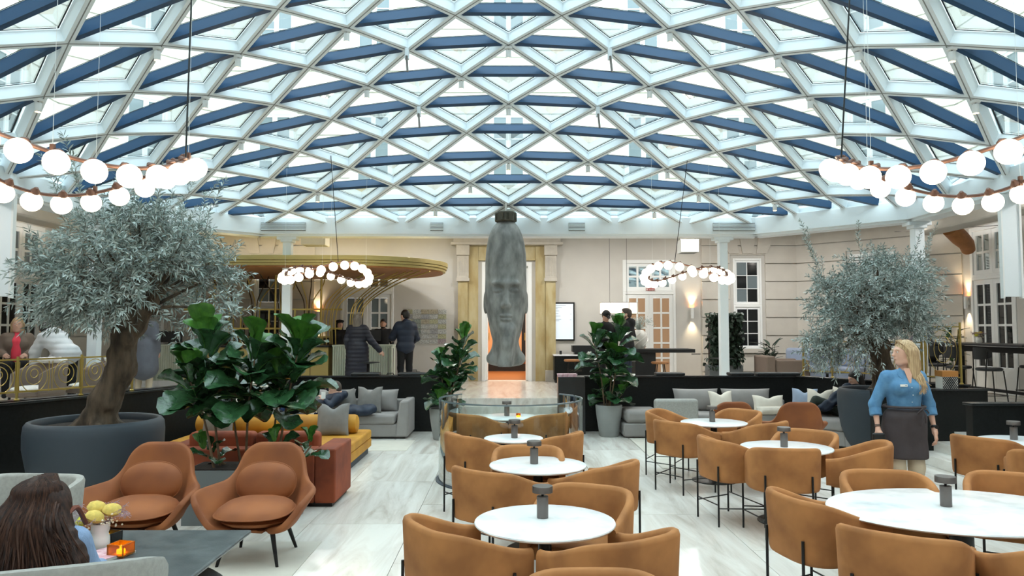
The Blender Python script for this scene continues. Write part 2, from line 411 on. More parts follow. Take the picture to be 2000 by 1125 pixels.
# gallery floor (raised) around the pit: polygons
PIT = [(-0.98,14.55),(-0.98,13.52),(-3.75,13.52),(-4.9,10.7),(-5.85,8.46),(-6.6,5.2),(-7.2,1.0),(-7.2,-3.9)]
gf = sroot('floor_gallery')
def slab_poly(poly, m='floor_marble', z0=0.33, z1=ZU): MB().prism(poly, z0, z1).build('paving', m, gf)
slab_poly([(-10,18.9),(-10,8.46),(-5.97,8.46),(-5.02,10.75),(-3.83,13.62),(-3.83,18.9)])
slab_poly([(-10,8.46),(-10,-3.9),(-7.3,-3.9),(-7.3,1.0),(-6.72,5.2),(-5.97,8.46)])
slab_poly([(-3.83,18.9),(-3.83,13.64),(-0.98,13.64),(-0.98,18.9)])
slab_poly([(-0.98,18.9),(-0.98,14.5),(0.98,14.5),(0.98,18.9)])
slab_poly([(0.98,18.9),(0.98,13.64),(5.3,13.64),(5.3,18.9)])
slab_poly([(5.3,18.9),(5.3,13.64),(6.5,11.9),(6.86,10.7),(10,10.7),(10,18.9)])
slab_poly([(6.6,10.7),(6.6,8.5),(10,8.5),(10,10.7)])
slab_poly([(7.05,8.5),(7.3,-3.9),(10,-3.9),(10,8.5)])
# stairs
st = sroot('floor_stairs_far')
for i in range(4):
    MB().box(-.98, 13.42+.27*i, 0, .98, 14.5, .1325*(i+1)-.001).build('step', 'floor_marble', st, bevel=.004)
st2 = sroot('floor_stairs_side')
for i in range(4):
    MB().box(5.72+.3*i, 8.66, 0, 6.9, 10.55, .1325*(i+1)-.001).build('step', 'floor_marble', st2, bevel=.004)
# parapets: black stone body and cap slab, one root per run
def parapet(name, pts, th=0.13, ztop=ZP):
    r = sroot(name)
    for a, b in zip(pts[:-1], pts[1:]):
        a = Vector((*a, 0)); b = Vector((*b, 0))
        MB().bar(a + Vector((0,0,(ztop-.03)/2)), b + Vector((0,0,(ztop-.03)/2)), th, ztop-.03).build('panel', 'black_stone', r)
        d = (b-a).normalized()
        MB().bar(a - d*.02 + Vector((0,0,ztop-.015)), b + d*.02 + Vector((0,0,ztop-.015)), th+.06, .03).build('cap', 'black_cap', r, bevel=.004)
    return r
parapet('wall_parapet_far_left', [(-1.0,13.56),(-3.8,13.56)])
parapet('wall_parapet_far_right', [(1.0,13.56),(5.25,13.56),(6.5,11.8),(7.05,11.35)])
parapet('wall_parapet_left', [(-3.85,13.5),(-4.96,10.7),(-5.91,8.46),(-6.66,5.2),(-7.26,1.0)])
parapet('wall_parapet_right_front', [(5.2,10.62),(6.82,10.62)])
parapet('wall_parapet_right_near', [(5.32,8.58),(7.05,8.58),(7.25,1.0)])
# wide bench ledge behind the left parapet (stone shelf)
MB().bar((-5.1,10.72,.985),(-6.05,8.48,.985),.3,.03).build('ledge', 'black_cap', bpy.data.objects['wall_parapet_left'], bevel=.004)
MB().bar((-3.95,13.5,.985),(-5.1,10.72,.985),.3,.03).build('ledge', 'black_cap', bpy.data.objects['wall_parapet_left'], bevel=.004)

# ---- walls with openings and stone courses
def wall_run(name, p0, p1, z0, z1, openings=(), rust=(), m='wall_plaster', mc='stone_course', course=0.46, th=0.3, inside=1, dz=0.028, dep=0.05):
    """p0->p1 plan line; inside=+1 when the room lies to the right of p0->p1; u runs along the line; rust = [(u0,u1)] ranges with courses"""
    p0 = Vector((*p0, 0)); p1 = Vector((*p1, 0)); d = p1 - p0; Ln = d.length; d.normalize()
    nrm = Vector((d.y, -d.x, 0)) * inside
    ang = math.atan2(d.y, d.x)
    root = sroot(name, p0, ang)                    # local x = along, local y = across; room side is -y*inside
    s = -inside
    def cells(u0, u1, a, b, ops):
        us = sorted({u0, u1} | {q for o in ops for q in o[:2] if u0 < q < u1})
        for ua, ub in zip(us[:-1], us[1:]):
            mid = (ua+ub)/2; blk = sorted((o[2], o[3]) for o in ops if o[0] < mid < o[1])
            z = a
            for lo, hi in blk:
                if min(lo, b) > z + 1e-4: yield ua, ub, z, min(lo, b)
                z = max(z, min(hi, b))
            if b > z + 1e-4: yield ua, ub, z, b
    mb = MB()
    for ua, ub, za, zb in cells(0, Ln, z0, z1, openings):
        mb.box(ua, 0 if s < 0 else -th, za, ub, th if s < 0 else 0, zb)
    mb.build('panel', m, root)
    for u0, u1 in rust:
        z = z0
        while z < z1 - 0.05:
            zt = min(z + course, z1)
            for ua, ub, za, zb in cells(u0, u1, z + dz/2, zt - dz/2, [(o[0]-.09, o[1]+.09, o[2]-.09, o[3]+.09) for o in openings]):
                if zb - za > .04 and ub - ua > .04:
                    y0, y1 = (-dep, 0.0) if s < 0 else (0.0, dep)
                    MB().box(ua, y0, za, ub, y1, zb).build('stone_block', mc, root)
            z = zt
    return root, p0, d, nrm
def glazed(name, o, ang, w, z0, z1, leaves=1, cols=2, rows=4, frame='white_paint', pane='dark_pane', fw=.07, bar=.03, dep=.08, bottom=.0, s=-1, parent=None, kind='structure', lw=.07):
    """window or door frame; o = left end on the wall plane, local x along the wall, room side -y*... ; panes are children of each leaf"""
    if parent is None:
        r = sroot(name, o, ang)
    else: r = parent
    y0, y1 = (-.02, dep) if s < 0 else (-dep, .02)
    f = MB(); f.box(0, y0, z0, fw, y1, z1); f.box(w-fw, y0, z0, w, y1, z1); f.box(fw, y0, z1-fw, w-fw, y1, z1); f.box(fw, y0, z0, w-fw, y1, z0+fw*.6)
    f.build('frame', frame, r, bevel=.006)
    lwid = (w-2*fw)/leaves
    for q in range(leaves):
        x0 = fw + q*lwid; x1 = x0 + lwid; za, zb = z0+fw*.6, z1-fw
        lf = MB(); ya, yb = (.01, dep-.01) if s < 0 else (-dep+.01, -.01)
        lf.box(x0+.003, ya, za, x0+lw, yb, zb); lf.box(x1-lw, ya, za, x1-.003, yb, zb); lf.box(x0+lw, ya, zb-lw, x1-lw, yb, zb); lf.box(x0+lw, ya, za, x1-lw, yb, za+max(lw, bottom))
        pa, pb, pc, pd = x0+lw, x1-lw, za+max(lw, bottom), zb-lw
        for c in range(1, cols):
            xx = pa+(pb-pa)*c/cols; lf.box(xx-bar/2, ya+.008, pc, xx+bar/2, yb-.008, pd)
        for k in range(1, rows):
            zz = pc+(pd-pc)*k/rows; lf.box(pa, ya+.01, zz-bar/2, pb, yb-.01, zz+bar/2)
        lo = lf.build('leaf' if leaves > 1 else 'sash', frame, r)
        for c in range(cols):
            for k in range(rows):
                xa, xb = pa+(pb-pa)*c/cols, pa+(pb-pa)*(c+1)/cols; zc, zd = pc+(pd-pc)*k/rows, pc+(pd-pc)*(k+1)/rows
                ym = (ya+yb)/2
                MB().box(xa+.002, ym-.004, zc+.002, xb-.002, ym+.004, zd-.002).build('pane', pane[(c+k) % len(pane)] if isinstance(pane, (list, tuple)) else pane, lo)
    return r
YB = 18.9
bx = lambda X: X + 7.4
portal = (bx(-.68), bx(.60), ZU, 3.56)
dr = (bx(2.93), bx(4.28), ZU, 3.62); dl = (bx(-4.28), bx(-2.93), ZU, 3.62)
wr = (bx(5.76), bx(6.49), 1.34, 3.66); wl = (bx(-6.49), bx(-5.76), 1.34, 3.66)
wall_run('wall_back', (-7.4,YB), (7.4,YB), .3, 4.6, [portal, dr, dl, wr, wl], [(0, bx(-4.95)), (bx(4.95), 14.8)])
for nm, X, pn in (('door_1', 2.93, 'warm_pane'), ('door_2', -4.28, 'grey_pane')):
    r = glazed(nm, (X, YB, 0), 0, 1.35, ZU, 2.80, leaves=2, cols=2, rows=5, pane=pn, fw=.06, lw=.10, bar=.045, bottom=.16)
    glazed(nm, None, 0, 1.35, 2.80, 3.62, leaves=2, cols=2, rows=2, pane='mirror_pane', fw=.09, lw=.07, bar=.05, parent=r)
for nm, X in (('window_1', 5.76), ('window_2', -6.49)):
    r = glazed(nm, (X, YB, 0), 0, .73, 1.34, 2.46, cols=2, rows=3, pane='dark_pane', fw=.05, lw=.05, bar=.02)
    glazed(nm, None, 0, .73, 2.46, 3.66, cols=2, rows=3, pane=['grey_pane', 'dark_pane'], fw=.05, lw=.05, bar=.02, parent=r)
    MB().box(-.1, -.12, 1.24, .83, .02, 1.335).build('sill', 'stone_course', r, bevel=.01)
    for k, a in enumerate((-.35, 0, .35)):           # voussoirs above
        cx = .365 + a*.9
        MB().add([(cx-.13+a*.1,-.085,3.78),(cx+.13+a*.1,-.085,3.78),(cx+.2+a*.5,-.085,4.2),(cx-.2+a*.5,-.085,4.2),(cx-.13+a*.1,-.045,3.78),(cx+.13+a*.1,-.045,3.78),(cx+.2+a*.5,-.045,4.2),(cx-.2+a*.5,-.045,4.2)],
                 [(0,1,2,3),(7,6,5,4),(0,4,5,1),(1,5,6,2),(2,6,7,3),(3,7,4,0)]).build('stone_block', 'stone_course', r)
# main portal
pt = sroot('trim_portal', (-.04, YB, 0))
for s in (-1, 1):
    MB().box(s*.86-.13 if s > 0 else -.99, -.10, ZU, .99 if s > 0 else -.73, .02, 3.98).build('pilaster', 'marble_yellow', pt, bevel=.008)
    MB().box(min(s*.99,s*1.24), -.16, ZU, max(s*.99,s*1.24), .02, 3.10).build('outer_pilaster', 'marble_yellow', pt, bevel=.008)
    MB().box(min(s*.97,s*1.28), -.2, ZU, max(s*.97,s*1.28), .02, ZU+.28).build('plinth', 'marble_grey', pt, bevel=.01)
    c = MB(); xa, xb = min(s*.97,s*1.26), max(s*.97,s*1.26)
    c.box(xa-.02, -.22, 3.06, xb+.02, .02, 3.14); c.box(xa, -.19, 3.14, xb, .02, 3.72); c.box(xa-.02, -.25, 3.72, xb+.02, .02, 3.98)
    for q in range(4): c.box(xa+.035+q*.065, -.205, 3.2, xa+.06+q*.065, -.18, 3.66)
    cc = c.build('corbel', 'marble_grey', pt, bevel=.006)
    MB().lathe([(.0,0),(.05,.005),(.085,.0),(.1,-.02)], 16).build('rosette', 'marble_grey', cc, smooth=True).matrix_local = Matrix.Translation(((xa+xb)/2, -.25, 3.85)) @ Matrix.Rotation(R(90), 4, 'X')
MB().box(-.73, -.08, 3.6, .73, .02, 3.98).build('lintel', 'marble_yellow', pt, bevel=.006)
MB().box(-1.42, -.3, 3.98, 1.42, .02, 4.05).box(-1.36, -.26, 4.05, 1.36, .02, 4.22).build('entablature', 'marble_grey', pt, bevel=.006)
dp = sroot('door_3', (-.68, YB, 0))
f = MB(); f.box(0,-.03,ZU,.1,.3,3.56); f.box(1.18,-.03,ZU,1.28,.3,3.56); f.box(.1,-.03,3.46,1.18,.3,3.56); f.box(.1,-.03,2.72,1.18,.3,2.84)
f.build('frame', 'white_paint', dp, bevel=.006)
g = MB(); g.box(.1,.1,2.84,.16,.16,3.46); g.box(1.12,.1,2.84,1.18,.16,3.46); g.box(.16,.1,3.38,1.12,.16,3.46); g.box(.16,.1,2.84,1.12,.16,2.92); g.box(.62,.11,2.92,.66,.15,3.38)
gl = g.build('transom_light', 'white_paint', dp)
for xa in (.16, .66): MB().box(xa,.125,2.92,xa+.46,.133,3.38).build('pane', 'grey_pane', gl)
for s, xx in ((1, .1), (-1, 1.18)):               # the two leaves folded back into the opening
    lf = MB(); lf.box(xx if s > 0 else xx-.05, .02, ZU+.01, xx+.05 if s > 0 else xx, .62, 2.71); lf = lf.build('leaf', 'white_paint', dp, bevel=.004)
    MB().cyl((xx+s*.07,.56,1.55),(xx+s*.07,.56,1.75),.012,8).build('handle', 'brass', lf)
# lobby behind the portal
lb = sroot('wall_lobby')
MB().box(-2.2, 23.5, ZU, 2.2, 23.7, 3.4).build('panel', 'orange_wall', lb)
MB().box(-2.3, 19.25, ZU, -2.2, 23.7, 3.4).build('panel', 'orange_wall', lb)
MB().box(2.2, 19.25, ZU, 2.3, 23.7, 3.4).build('panel', 'orange_wall', lb)
MB().box(-2.2, 23.4, ZU, 2.2, 23.5, ZU+.22).build('baseboard', 'black_cap', lb)
MB().box(.42, 23.42, ZU+.3, .62, 23.5, 2.5).build('picture_frame', 'cloth_black', lb)
struct(MB().box(-2.3, 19.2, ZU-.2, 2.3, 23.7, ZU-.005).build('floor_lobby', 'wood_floor'))
struct(MB().box(-2.3, 19.2, 3.4, 2.3, 23.7, 3.5).build('ceiling_lobby', 'white_paint'))
lt = bpy.data.lights.new('lobby_light', 'AREA'); lt.energy = 34; lt.size = 1.5; lt.color = (1, .86, .68)  # area light added to light the lobby, without a fixture
lo = bpy.data.objects.new('lobby_light', lt); COL.objects.link(lo); lo.location = (0, 21.5, 3.38)
# chamfer and side walls
Lc = math.hypot(2.6, 2.7)
op_c = [(1.35, 2.35, 1.1, 3.66)]
wall_run('wall_back_right', (7.4,18.9), (10,16.2), .3, 4.6, op_c, [(0, Lc)])
wall_run('wall_back_left', (-10,16.2), (-7.4,18.9), .3, 4.6, [(1.4,2.4,1.1,3.66)], [(0, Lc)])
def louvre(name, o, ang, w, z0, z1):
    r = sroot(name, o, ang); f = MB()
    f.box(0,-.03,z0,.07,.08,z1); f.box(w-.07,-.03,z0,w,.08,z1); f.box(.07,-.03,z1-.07,w-.07,.08,z1); f.box(.07,-.03,z0,w-.07,.08,z0+.06); f.box(w/2-.03,-.03,z0+.06,w/2+.03,.08,z1-.07)
    f.build('frame', 'white_paint', r); f2 = MB().box(.07,.07,z0+.06,w-.07,.085,z1-.07).build('backing', 'joint', r)
    n = int((z1-z0-.15)/.065)
    for k in range(n):
        z = z0+.08+k*.065
        for xa, xb in ((.07, w/2-.03), (w/2+.03, w-.07)):
            MB().add([(xa,-.01,z),(xb,-.01,z),(xb,.06,z+.05),(xa,.06,z+.05),(xa,-.01,z+.012),(xb,-.01,z+.012),(xb,.06,z+.062),(xa,.06,z+.062)],
                     [(3,2,1,0),(4,5,6,7),(0,1,5,4),(1,2,6,5),(2,3,7,6),(3,0,4,7)]).build('slat', 'white_paint', r)
dc = Vector((2.6,-2.7,0)).normalized(); oc = Vector((7.4,18.9,0)) + dc*1.35
louvre('window_3', oc, math.atan2(dc.y, dc.x), 1.0, 1.1, 3.66)
dc2 = Vector((2.6,2.7,0)).normalized(); oc2 = Vector((-10,16.2,0)) + dc2*1.4
louvre('window_4', oc2, math.atan2(dc2.y, dc2.x), 1.0, 1.1, 3.66)
side_ops = [(16.2-15.9, 16.2-14.5, ZU, 4.02), (16.2-11.4, 16.2-10.0, ZU, 4.02), (16.2-6.9, 16.2-5.5, ZU, 4.02)]
wall_run('wall_right', (10,16.2), (10,-1.2), .3, 4.6, side_ops, [])
wall_run('wall_left', (-10,-1.2), (-10,16.2), .3, 4.6, [(17.4-b, 17.4-a, c, d) for a, b, c, d in side_ops], [])
for k, (a, b, c, d) in enumerate(side_ops):
    r = glazed('door_%d' % (4+2*k), (10, 16.2-a, 0), R(-90), b-a, ZU, 2.95, leaves=2, cols=2, rows=4, pane='dark_pane', fw=.06, lw=.10, bar=.045, bottom=.5)
    glazed('door', None, 0, b-a, 2.95, 4.02, leaves=2, cols=2, rows=2, pane='mirror_pane', fw=.09, lw=.09, bar=.05, parent=r)
    r = glazed('door_%d' % (5+2*k), (-10, 16.2-b, 0), R(90), b-a, ZU, 2.95, leaves=2, cols=2, rows=4, pane='dark_pane', fw=.06, lw=.10, bar=.045, bottom=.5)
    glazed('door', None, 0, b-a, 2.95, 4.02, leaves=2, cols=2, rows=2, pane='grey_pane', fw=.09, lw=.09, bar=.05, parent=r)
wall_run('wall_near_right', (10,-1.2), (7.4,-3.9), -.1, 4.6)
wall_run('wall_near', (7.4,-3.9), (-7.4,-3.9), -.1, 4.6)
wall_run('wall_near_left', (-7.4,-3.9), (-10,-1.2), -.1, 4.6)
# gallery ceiling between the ring beam and the walls (with its flat roof on top)
cg = sroot('ceiling_gallery')
for i in range(8):
    a, b = OCT[i], OCT[(i+1) % 8]; c, d = ROOM[(i+1) % 8], ROOM[i]
    MB().prism([a, d, c, b], 4.30, 4.6).build('panel', 'wall_plaster', cg)
# ring beam, curb, vents
rb = sroot('trim_ring_beam')
ctr = Vector((0, 7.5, 0))
for i in range(8):
    a = Vector((*OCT[i], 0)); b = Vector((*OCT[(i+1) % 8], 0)); d = (b-a).normalized(); nrm = Vector((d.y, -d.x, 0))
    if nrm.dot(ctr-a) < 0: nrm = -nrm
    e = d*.06
    MB().bar(a-e-nrm*.05+Vector((0,0,3.94)), b+e-nrm*.05+Vector((0,0,3.94)), .3, .34).build('beam', 'roof_white', rb, bevel=.01)
    MB().bar(a-e-nrm*.14+Vector((0,0,3.755)), b+e-nrm*.14+Vector((0,0,3.755)), .34, .05).build('flange', 'roof_white', rb, bevel=.006)
    MB().bar(a-e-nrm*.1+Vector((0,0,4.17)), b+e-nrm*.1+Vector((0,0,4.17)), .14, .16).build('curb', 'roof_white', rb)
def beam_vent(x0, x1, z0=3.83, z1=4.0):
    r = MB(); r.box(x0, 14.88, z0, x1, 14.905, z1); o = r.build('vent', 'planter_grey', rb)
    for k in range(5):
        z = z0+.02+k*(z1-z0-.03)/5; MB().box(x0, 14.86, z, x1, 14.885, z+.014).build('slat', 'roof_white', o)
for x0, x1 in ((-1.58,-1.32),(1.22,1.55),(-5.0,-4.1),(4.15,5.0)): beam_vent(x0, x1)
# slender columns under the ring beam
for X, Y in ((4.40,15.12),(-4.52,15.12),(7.22,12.96),(-7.22,12.96),(7.25,6.5),(-7.25,6.5)):
    r = sroot('column', (X, Y, 0))
    MB().box(-.085,-.085,ZU,.085,.085,3.62).build('shaft', 'roof_white', r, bevel=.008)
    MB().box(-.12,-.12,3.62,.12,.12,3.67).box(-.2,-.12,3.67,.2,.12,3.73).build('capital', 'roof_white', r, bevel=.006)
    MB().box(-.12,-.12,ZU,.12,.12,ZU+.06).build('base', 'roof_white', r, bevel=.006)
# ---- upper facades of the courtyard seen through the roof
def facade(name, p0, p1, wins):
    p0 = Vector((*p0, 0)); p1 = Vector((*p1, 0)); d = p1-p0; Ln = d.length; d.normalize(); ang = math.atan2(d.y, d.x)
    ops = []
    for u in wins:
        ops += [(u-.5, u+.5, 5.55, 7.45), (u-.5, u+.5, 9.0, 10.9)]
    r = wall_run(name, p0[:2], p1[:2], 4.6, 13.0, ops, [(0, Ln)], m='facade_stone', mc='facade_stone', course=.56, dz=.04, dep=.05)[0]
    for k, (a, b, c, e) in enumerate(ops):
        w = glazed('window', Vector(p0)+d*a, ang, b-a, c, e, leaves=2, cols=1, rows=3, pane='grey_pane', fw=.06, lw=.06, bar=.03)
        w.name = 'window_%d' % (len([q for q in bpy.data.objects if q.name.startswith('window_')])+1)
        MB().box(-.12, -.1, c-.1, b-a+.12, .02, c-.01).build('sill', 'facade_stone', w)
facade('wall_facade_back', (-7.4,18.9), (7.4,18.9), [1.35, 3.9, 7.4, 10.9, 13.45])
facade('wall_facade_right_chamfer', (7.4,18.9), (10,16.2), [1.87])
facade('wall_facade_left_chamfer', (-10,16.2), (-7.4,18.9), [1.87])
facade('wall_facade_right', (10,16.2), (10,-1.2), [1.6, 4.4, 7.2, 10.0])
facade('wall_facade_left', (-10,-1.2), (-10,16.2), [7.4, 10.2, 13.0, 15.8])
wall_run('wall_facade_near', (7.4,-3.9), (-7.4,-3.9), 4.6, 13.0, m='facade_stone')
wall_run('wall_facade_near_left', (-7.4,-3.9), (-10,-1.2), 4.6, 13.0, m='facade_stone')
wall_run('wall_facade_near_right', (10,-1.2), (7.4,-3.9), 4.6, 13.0, m='facade_stone')

# ------------------------------------------------------------------ glass grid roof
SX = 1.44
RY = [15.08, 14.48, 13.86, 13.25, 12.55, 11.83, 11.12, 10.4, 9.68, 8.95, 8.22, 7.5]
RY = RY + [15.0 - y for y in RY[-2::-1]]
def zroof(x, y):
    a = max(0.0, 1-(x/7.05)**2); b = max(0.0, 1-((y-7.5)/7.5)**2)
    return 4.1 + 2.3*a*b
def inside_clip(poly):
    out = poly
    for i in range(8):
        a, b = Vector(OCT[i]), Vector(OCT[(i+1) % 8]); n = Vector((b.y-a.y, a.x-b.x)); n = n if n.dot(Vector((0,7.5))-a) > 0 else -n
        res = []
        for k in range(len(out)):
            p, q = out[k], out[(k+1) % len(out)]
            dp_, dq = n.dot(Vector(p[:2])-a), n.dot(Vector(q[:2])-a)
            if dp_ >= -1e-9: res.append(p)
            if (dp_ > 1e-9 and dq < -1e-9) or (dp_ < -1e-9 and dq > 1e-9):
                t = dp_/(dp_-dq); res.append(tuple(p[m]+(q[m]-p[m])*t for m in range(3)))
        out = res
        if len(out) < 2: return []
    return out
def clip_seg(p, q):
    t0, t1 = 0.0, 1.0
    for i in range(8):
        a, b = Vector(OCT[i]), Vector(OCT[(i+1) % 8]); n = Vector((b.y-a.y, a.x-b.x)); n = n if n.dot(Vector((0,7.5))-a) > 0 else -n
        dp_, dq = n.dot(Vector(p[:2])-a), n.dot(Vector(q[:2])-a)
        if dp_ < 0 and dq < 0: return None
        if dp_ < 0: t0 = max(t0, dp_/(dp_-dq))
        elif dq < 0: t1 = min(t1, dp_/(dp_-dq))
    if t1 - t0 < .04: return None
    p, q = Vector(p), Vector(q); return p+(q-p)*t0, p+(q-p)*t1
def node(r, c):
    x = (c + (.5 if r % 2 == 0 else 0))*SX; return (x, RY[r], zroof(x, RY[r]))
CRI = CR.inverted()
def seen(p, m=60):
    v = CRI @ (Vector(p)-Vector((0,0,EYE)))
    if v.z > -.1: return False
    px, py = 1000 + v.x/-v.z*1444.4, 562.5 - v.y/-v.z*1444.4
    return -m < px < 2000+m and -m < py < 1125+m
roof = sroot('ceiling_glass_roof')
ribs, trans, panes = [], [], []
NR = len(RY)
for r in range(NR):
    for c in range(-7, 8):
        p = node(r, c)
        q = node(r, c+1); s = clip_seg(p, q)
        if s and 0 < r < NR-1: trans.append(s)
        if r+1 < NR:
            cs = (c, c+1) if r % 2 == 0 else (c-1, c)       # the two neighbours on the next row
            for cc in cs:
                s = clip_seg(p, node(r+1, cc))
                if s: ribs.append(s)
            panes.append(inside_clip([p, node(r+1, cs[0]), node(r+1, cs[1])]))
            panes.append(inside_clip([p, q, node(r+1, cs[1])]))
panes = [p for p in panes if len(p) > 2]
def nrm_at(x, y):
    e = .05; return Vector((-(zroof(x+e,y)-zroof(x-e,y))/(2*e), -(zroof(x,y+e)-zroof(x,y-e))/(2*e), 1)).normalized()
rest_w, rest_d = MB(), MB()
cnt = 0
for a, b in sorted(ribs, key=lambda s: s[0].y):
    m = (a+b)/2; n = nrm_at(m.x, m.y); d = (b-a)
    if (seen(a) or seen(b)) and cnt < 300: mb = MB(); cnt += 1
    else: mb = rest_w
    mb.bar(a-n*.08, b-n*.08, .1, .16, n)
    if mb is not rest_w:
        mb.cur = 1; mb.bar(a-n*.162, b-n*.162, .012, .004, n); mb.build('rib', ['roof_white', 'planter_grey'], roof)
cnt = 0
for a, b in sorted(trans, key=lambda s: s[0].y):
    m = (a+b)/2; n = nrm_at(m.x, m.y); d = (b-a).normalized()
    if (seen(a) or seen(b)) and cnt < 300: mb = MB(); cnt += 1
    else: mb = rest_d
    mb.bar(a+d*.06-n*.07, b-d*.06-n*.07, .08, .14, n)
    if mb is not rest_d: mb.build('transom', 'roof_dark', roof)
cnt = 0; rest_g = MB()
for poly in sorted(panes, key=lambda p: p[0][1]):
    cen = sum((Vector(p) for p in poly), Vector())/len(poly); n = nrm_at(cen.x, cen.y)
    V = [Vector(p)+n*.012 for p in poly]; c2 = cen+n*.012
    if any(seen(p) for p in poly) and cnt < 300: mb = MB(); cnt += 1
    else: mb = rest_g
    k = len(V); mb.cur = 0; mb.add([p-c2*0 for p in V], [tuple(range(k))])
    mb.cur = 1
    f1, f2 = .84, .785
    vs = [c2+(p-c2)*f1-n*.01 for p in V] + [c2+(p-c2)*f2-n*.01 for p in V]
    mb.add(vs, [(i,(i+1)%k,k+(i+1)%k,k+i) for i in range(k)])
    if mb is not rest_g: mb.build('pane', ['roof_glass', 'gasket'], roof)
for mb, nm, m in ((rest_w, 'rib_rest', 'roof_white'), (rest_d, 'transom_rest', 'roof_dark'), (rest_g, 'pane_rest', ['roof_glass', 'gasket'])):
    if mb.v: o = mb.build(nm, m, roof); o['kind'] = 'stuff'
# ------------------------------------------------------------------ dining: round tables, barrel chairs, table lamps
def barrel_chair():
    t = thing('barrel_chair', 'x', 'chair')
    A, B, fr = .315, .30, .25
    st = []
    for i in range(5): st.append((-A, fr - (fr)*i/5.0, -1+0.02*i))
    for i in range(25):
        a = math.pi + math.pi*i/24; c, s_ = math.cos(a), math.sin(a)
        st.append((A*math.copysign(abs(c)**.62, c), B*math.copysign(abs(s_)**.75, s_), 0))
    for i in range(1, 6): st.append((A, fr*i/5.0, 0))
    n = len(st); rows = []
    for i, (x, y, _) in enumerate(st):
        a = st[max(i-1,0)]; b = st[min(i+1,n-1)]; tx, ty = b[0]-a[0], b[1]-a[1]; l = math.hypot(tx,ty); nx, ny = -ty/l, tx/l   # inward
        if nx*(-x) + ny*(0.05-y) < 0: nx, ny = -nx, -ny
        f = min(1, max(0, (fr-y)/(fr+B))); f = f*f*(3-2*f)
        zt = .665 + .14*f; zb = .405 + .02*(1-f); th = .055
        lean = .02*f
        P = lambda d, z: (x + nx*d - nx*lean*(z-.4)/.4, y + ny*d - ny*lean*(z-.4)/.4, z)
        rows.append([P(.03, zb), P(.006, zb+.008), P(0, zb+.03), P(0, (zb+zt)/2), P(0, zt-.03), P(.008, zt-.008), P(.027, zt), P(th-.008, zt-.008), P(th, zt-.03), P(th, .52), P(th, .46)])
    mb = MB(); mb.grid(rows); k = len(rows[0])
    mb.f.append(tuple(range(k))); mb.f.append(tuple(range((n-1)*k, n*k))[::-1]); mb.mi += [0,0]
    mb.build('shell', 'rust_velvet', t, smooth=True, angle=60)
    poly = [(x*.86, y*.84+.0) for x, y, _ in st]; poly = poly[::1]
    m2 = MB(); m2.prism([(p[0], p[1]) for p in poly], .405, .5); m2.build('seat', 'rust_velvet', t, smooth=True, bevel=.02, seg=3)
    legs = [(-.2,-.288),(.2,-.288),(-.325,.12),(.325,.12)]
    for x, y in legs: MB().cyl((x,y,0),(x,y,.56),.0095,8).build('leg', 'black_metal', t, smooth=True)
    for a, b, z in ((0,1,.2),(2,3,.2),(0,2,.17),(1,3,.17)): MB().cyl((*legs[a],z),(*legs[b],z),.006,6).build('stretcher', 'black_metal', t, smooth=True)
    return t
def round_table(rx, ry, H=.71, stem=.04, base=.27):
    t = thing('round_table', 'x', 'table')
    MB().lathe([(.0,H-.022),(.94,H-.022),(.985,H-.018),(1.0,H-.008),(.992,H-.001),(.98,H),(0,H)], 64, sx=rx, sy=ry).build('tabletop', 'table_marble', t, smooth=True)
    MB().lathe([(0,H-.034),(.3,H-.034),(.3,H-.023),(0,H-.023)], 32).build('plate', 'black_metal', t, smooth=True)
    MB().lathe([(stem*1.5,.016),(stem,.03),(stem,H-.05),(stem*1.5,H-.034)], 24).build('stem', 'black_metal', t, smooth=True)
    MB().lathe([(base,0),(base,.008),(base-.02,.016),(0,.018)], 40).build('base', 'black_metal', t, smooth=True)
    return t
def table_lamp():
    t = thing('table_lamp', 'x', 'lamp')
    MB().lathe([(.0,0),(.034,0),(.035,.003),(.035,.128),(.032,.131),(0,.131)], 28).build('body', 'grey_metal', t, smooth=True)
    MB().cyl((0,0,.13),(0,0,.152),.008,12).build('neck', 'black_metal', t, smooth=True)
    h = MB().lathe([(.03,.158),(.055,.152),(.062,.152),(.062,.188),(.060,.191),(.0,.192)], 32).build('shade', 'grey_metal', t, smooth=True)
    return t
T_ = [  # x, y, rx, ry, stem, base, label, lamp offset
 (.217,4.47,.42,.42,.04,.28,'round white marble table nearest in the central row', (-.01,.07)),
 (.249,6.31,.41,.41,.04,.27,'second round white marble table of the central row', (-.03,.03)),
 (.054,7.84,.31,.31,.035,.22,'small round white marble table in front of the glass ring', (.01,-.02)),
 (.0,9.74,.375,.375,.035,.25,'round white marble table inside the curved glass ring', (-.02,.05)),
 (2.52,9.14,.40,.40,.04,.27,'round white marble table nearest to the grey corner sofa', (-.01,.03)),
 (2.69,7.22,.43,.43,.04,.28,'middle round white marble table of the right-hand row', (-.02,.0)),
 (2.87,4.75,.82,.62,.07,.36,'large oval white marble table in the right foreground', (-.05,.07)),
 (5.26,7.62,.40,.40,.04,.27,'round white marble table beside the side stairs', (-.05,.05))]
L_ = ['on the nearest central table', 'on the second central table', 'on the small table by the glass ring', 'on the table inside the glass ring', 'on the table nearest the grey corner sofa', 'on the middle table of the right-hand row', 'on the large oval table', 'on the table beside the side stairs']
proto_lamp = table_lamp()
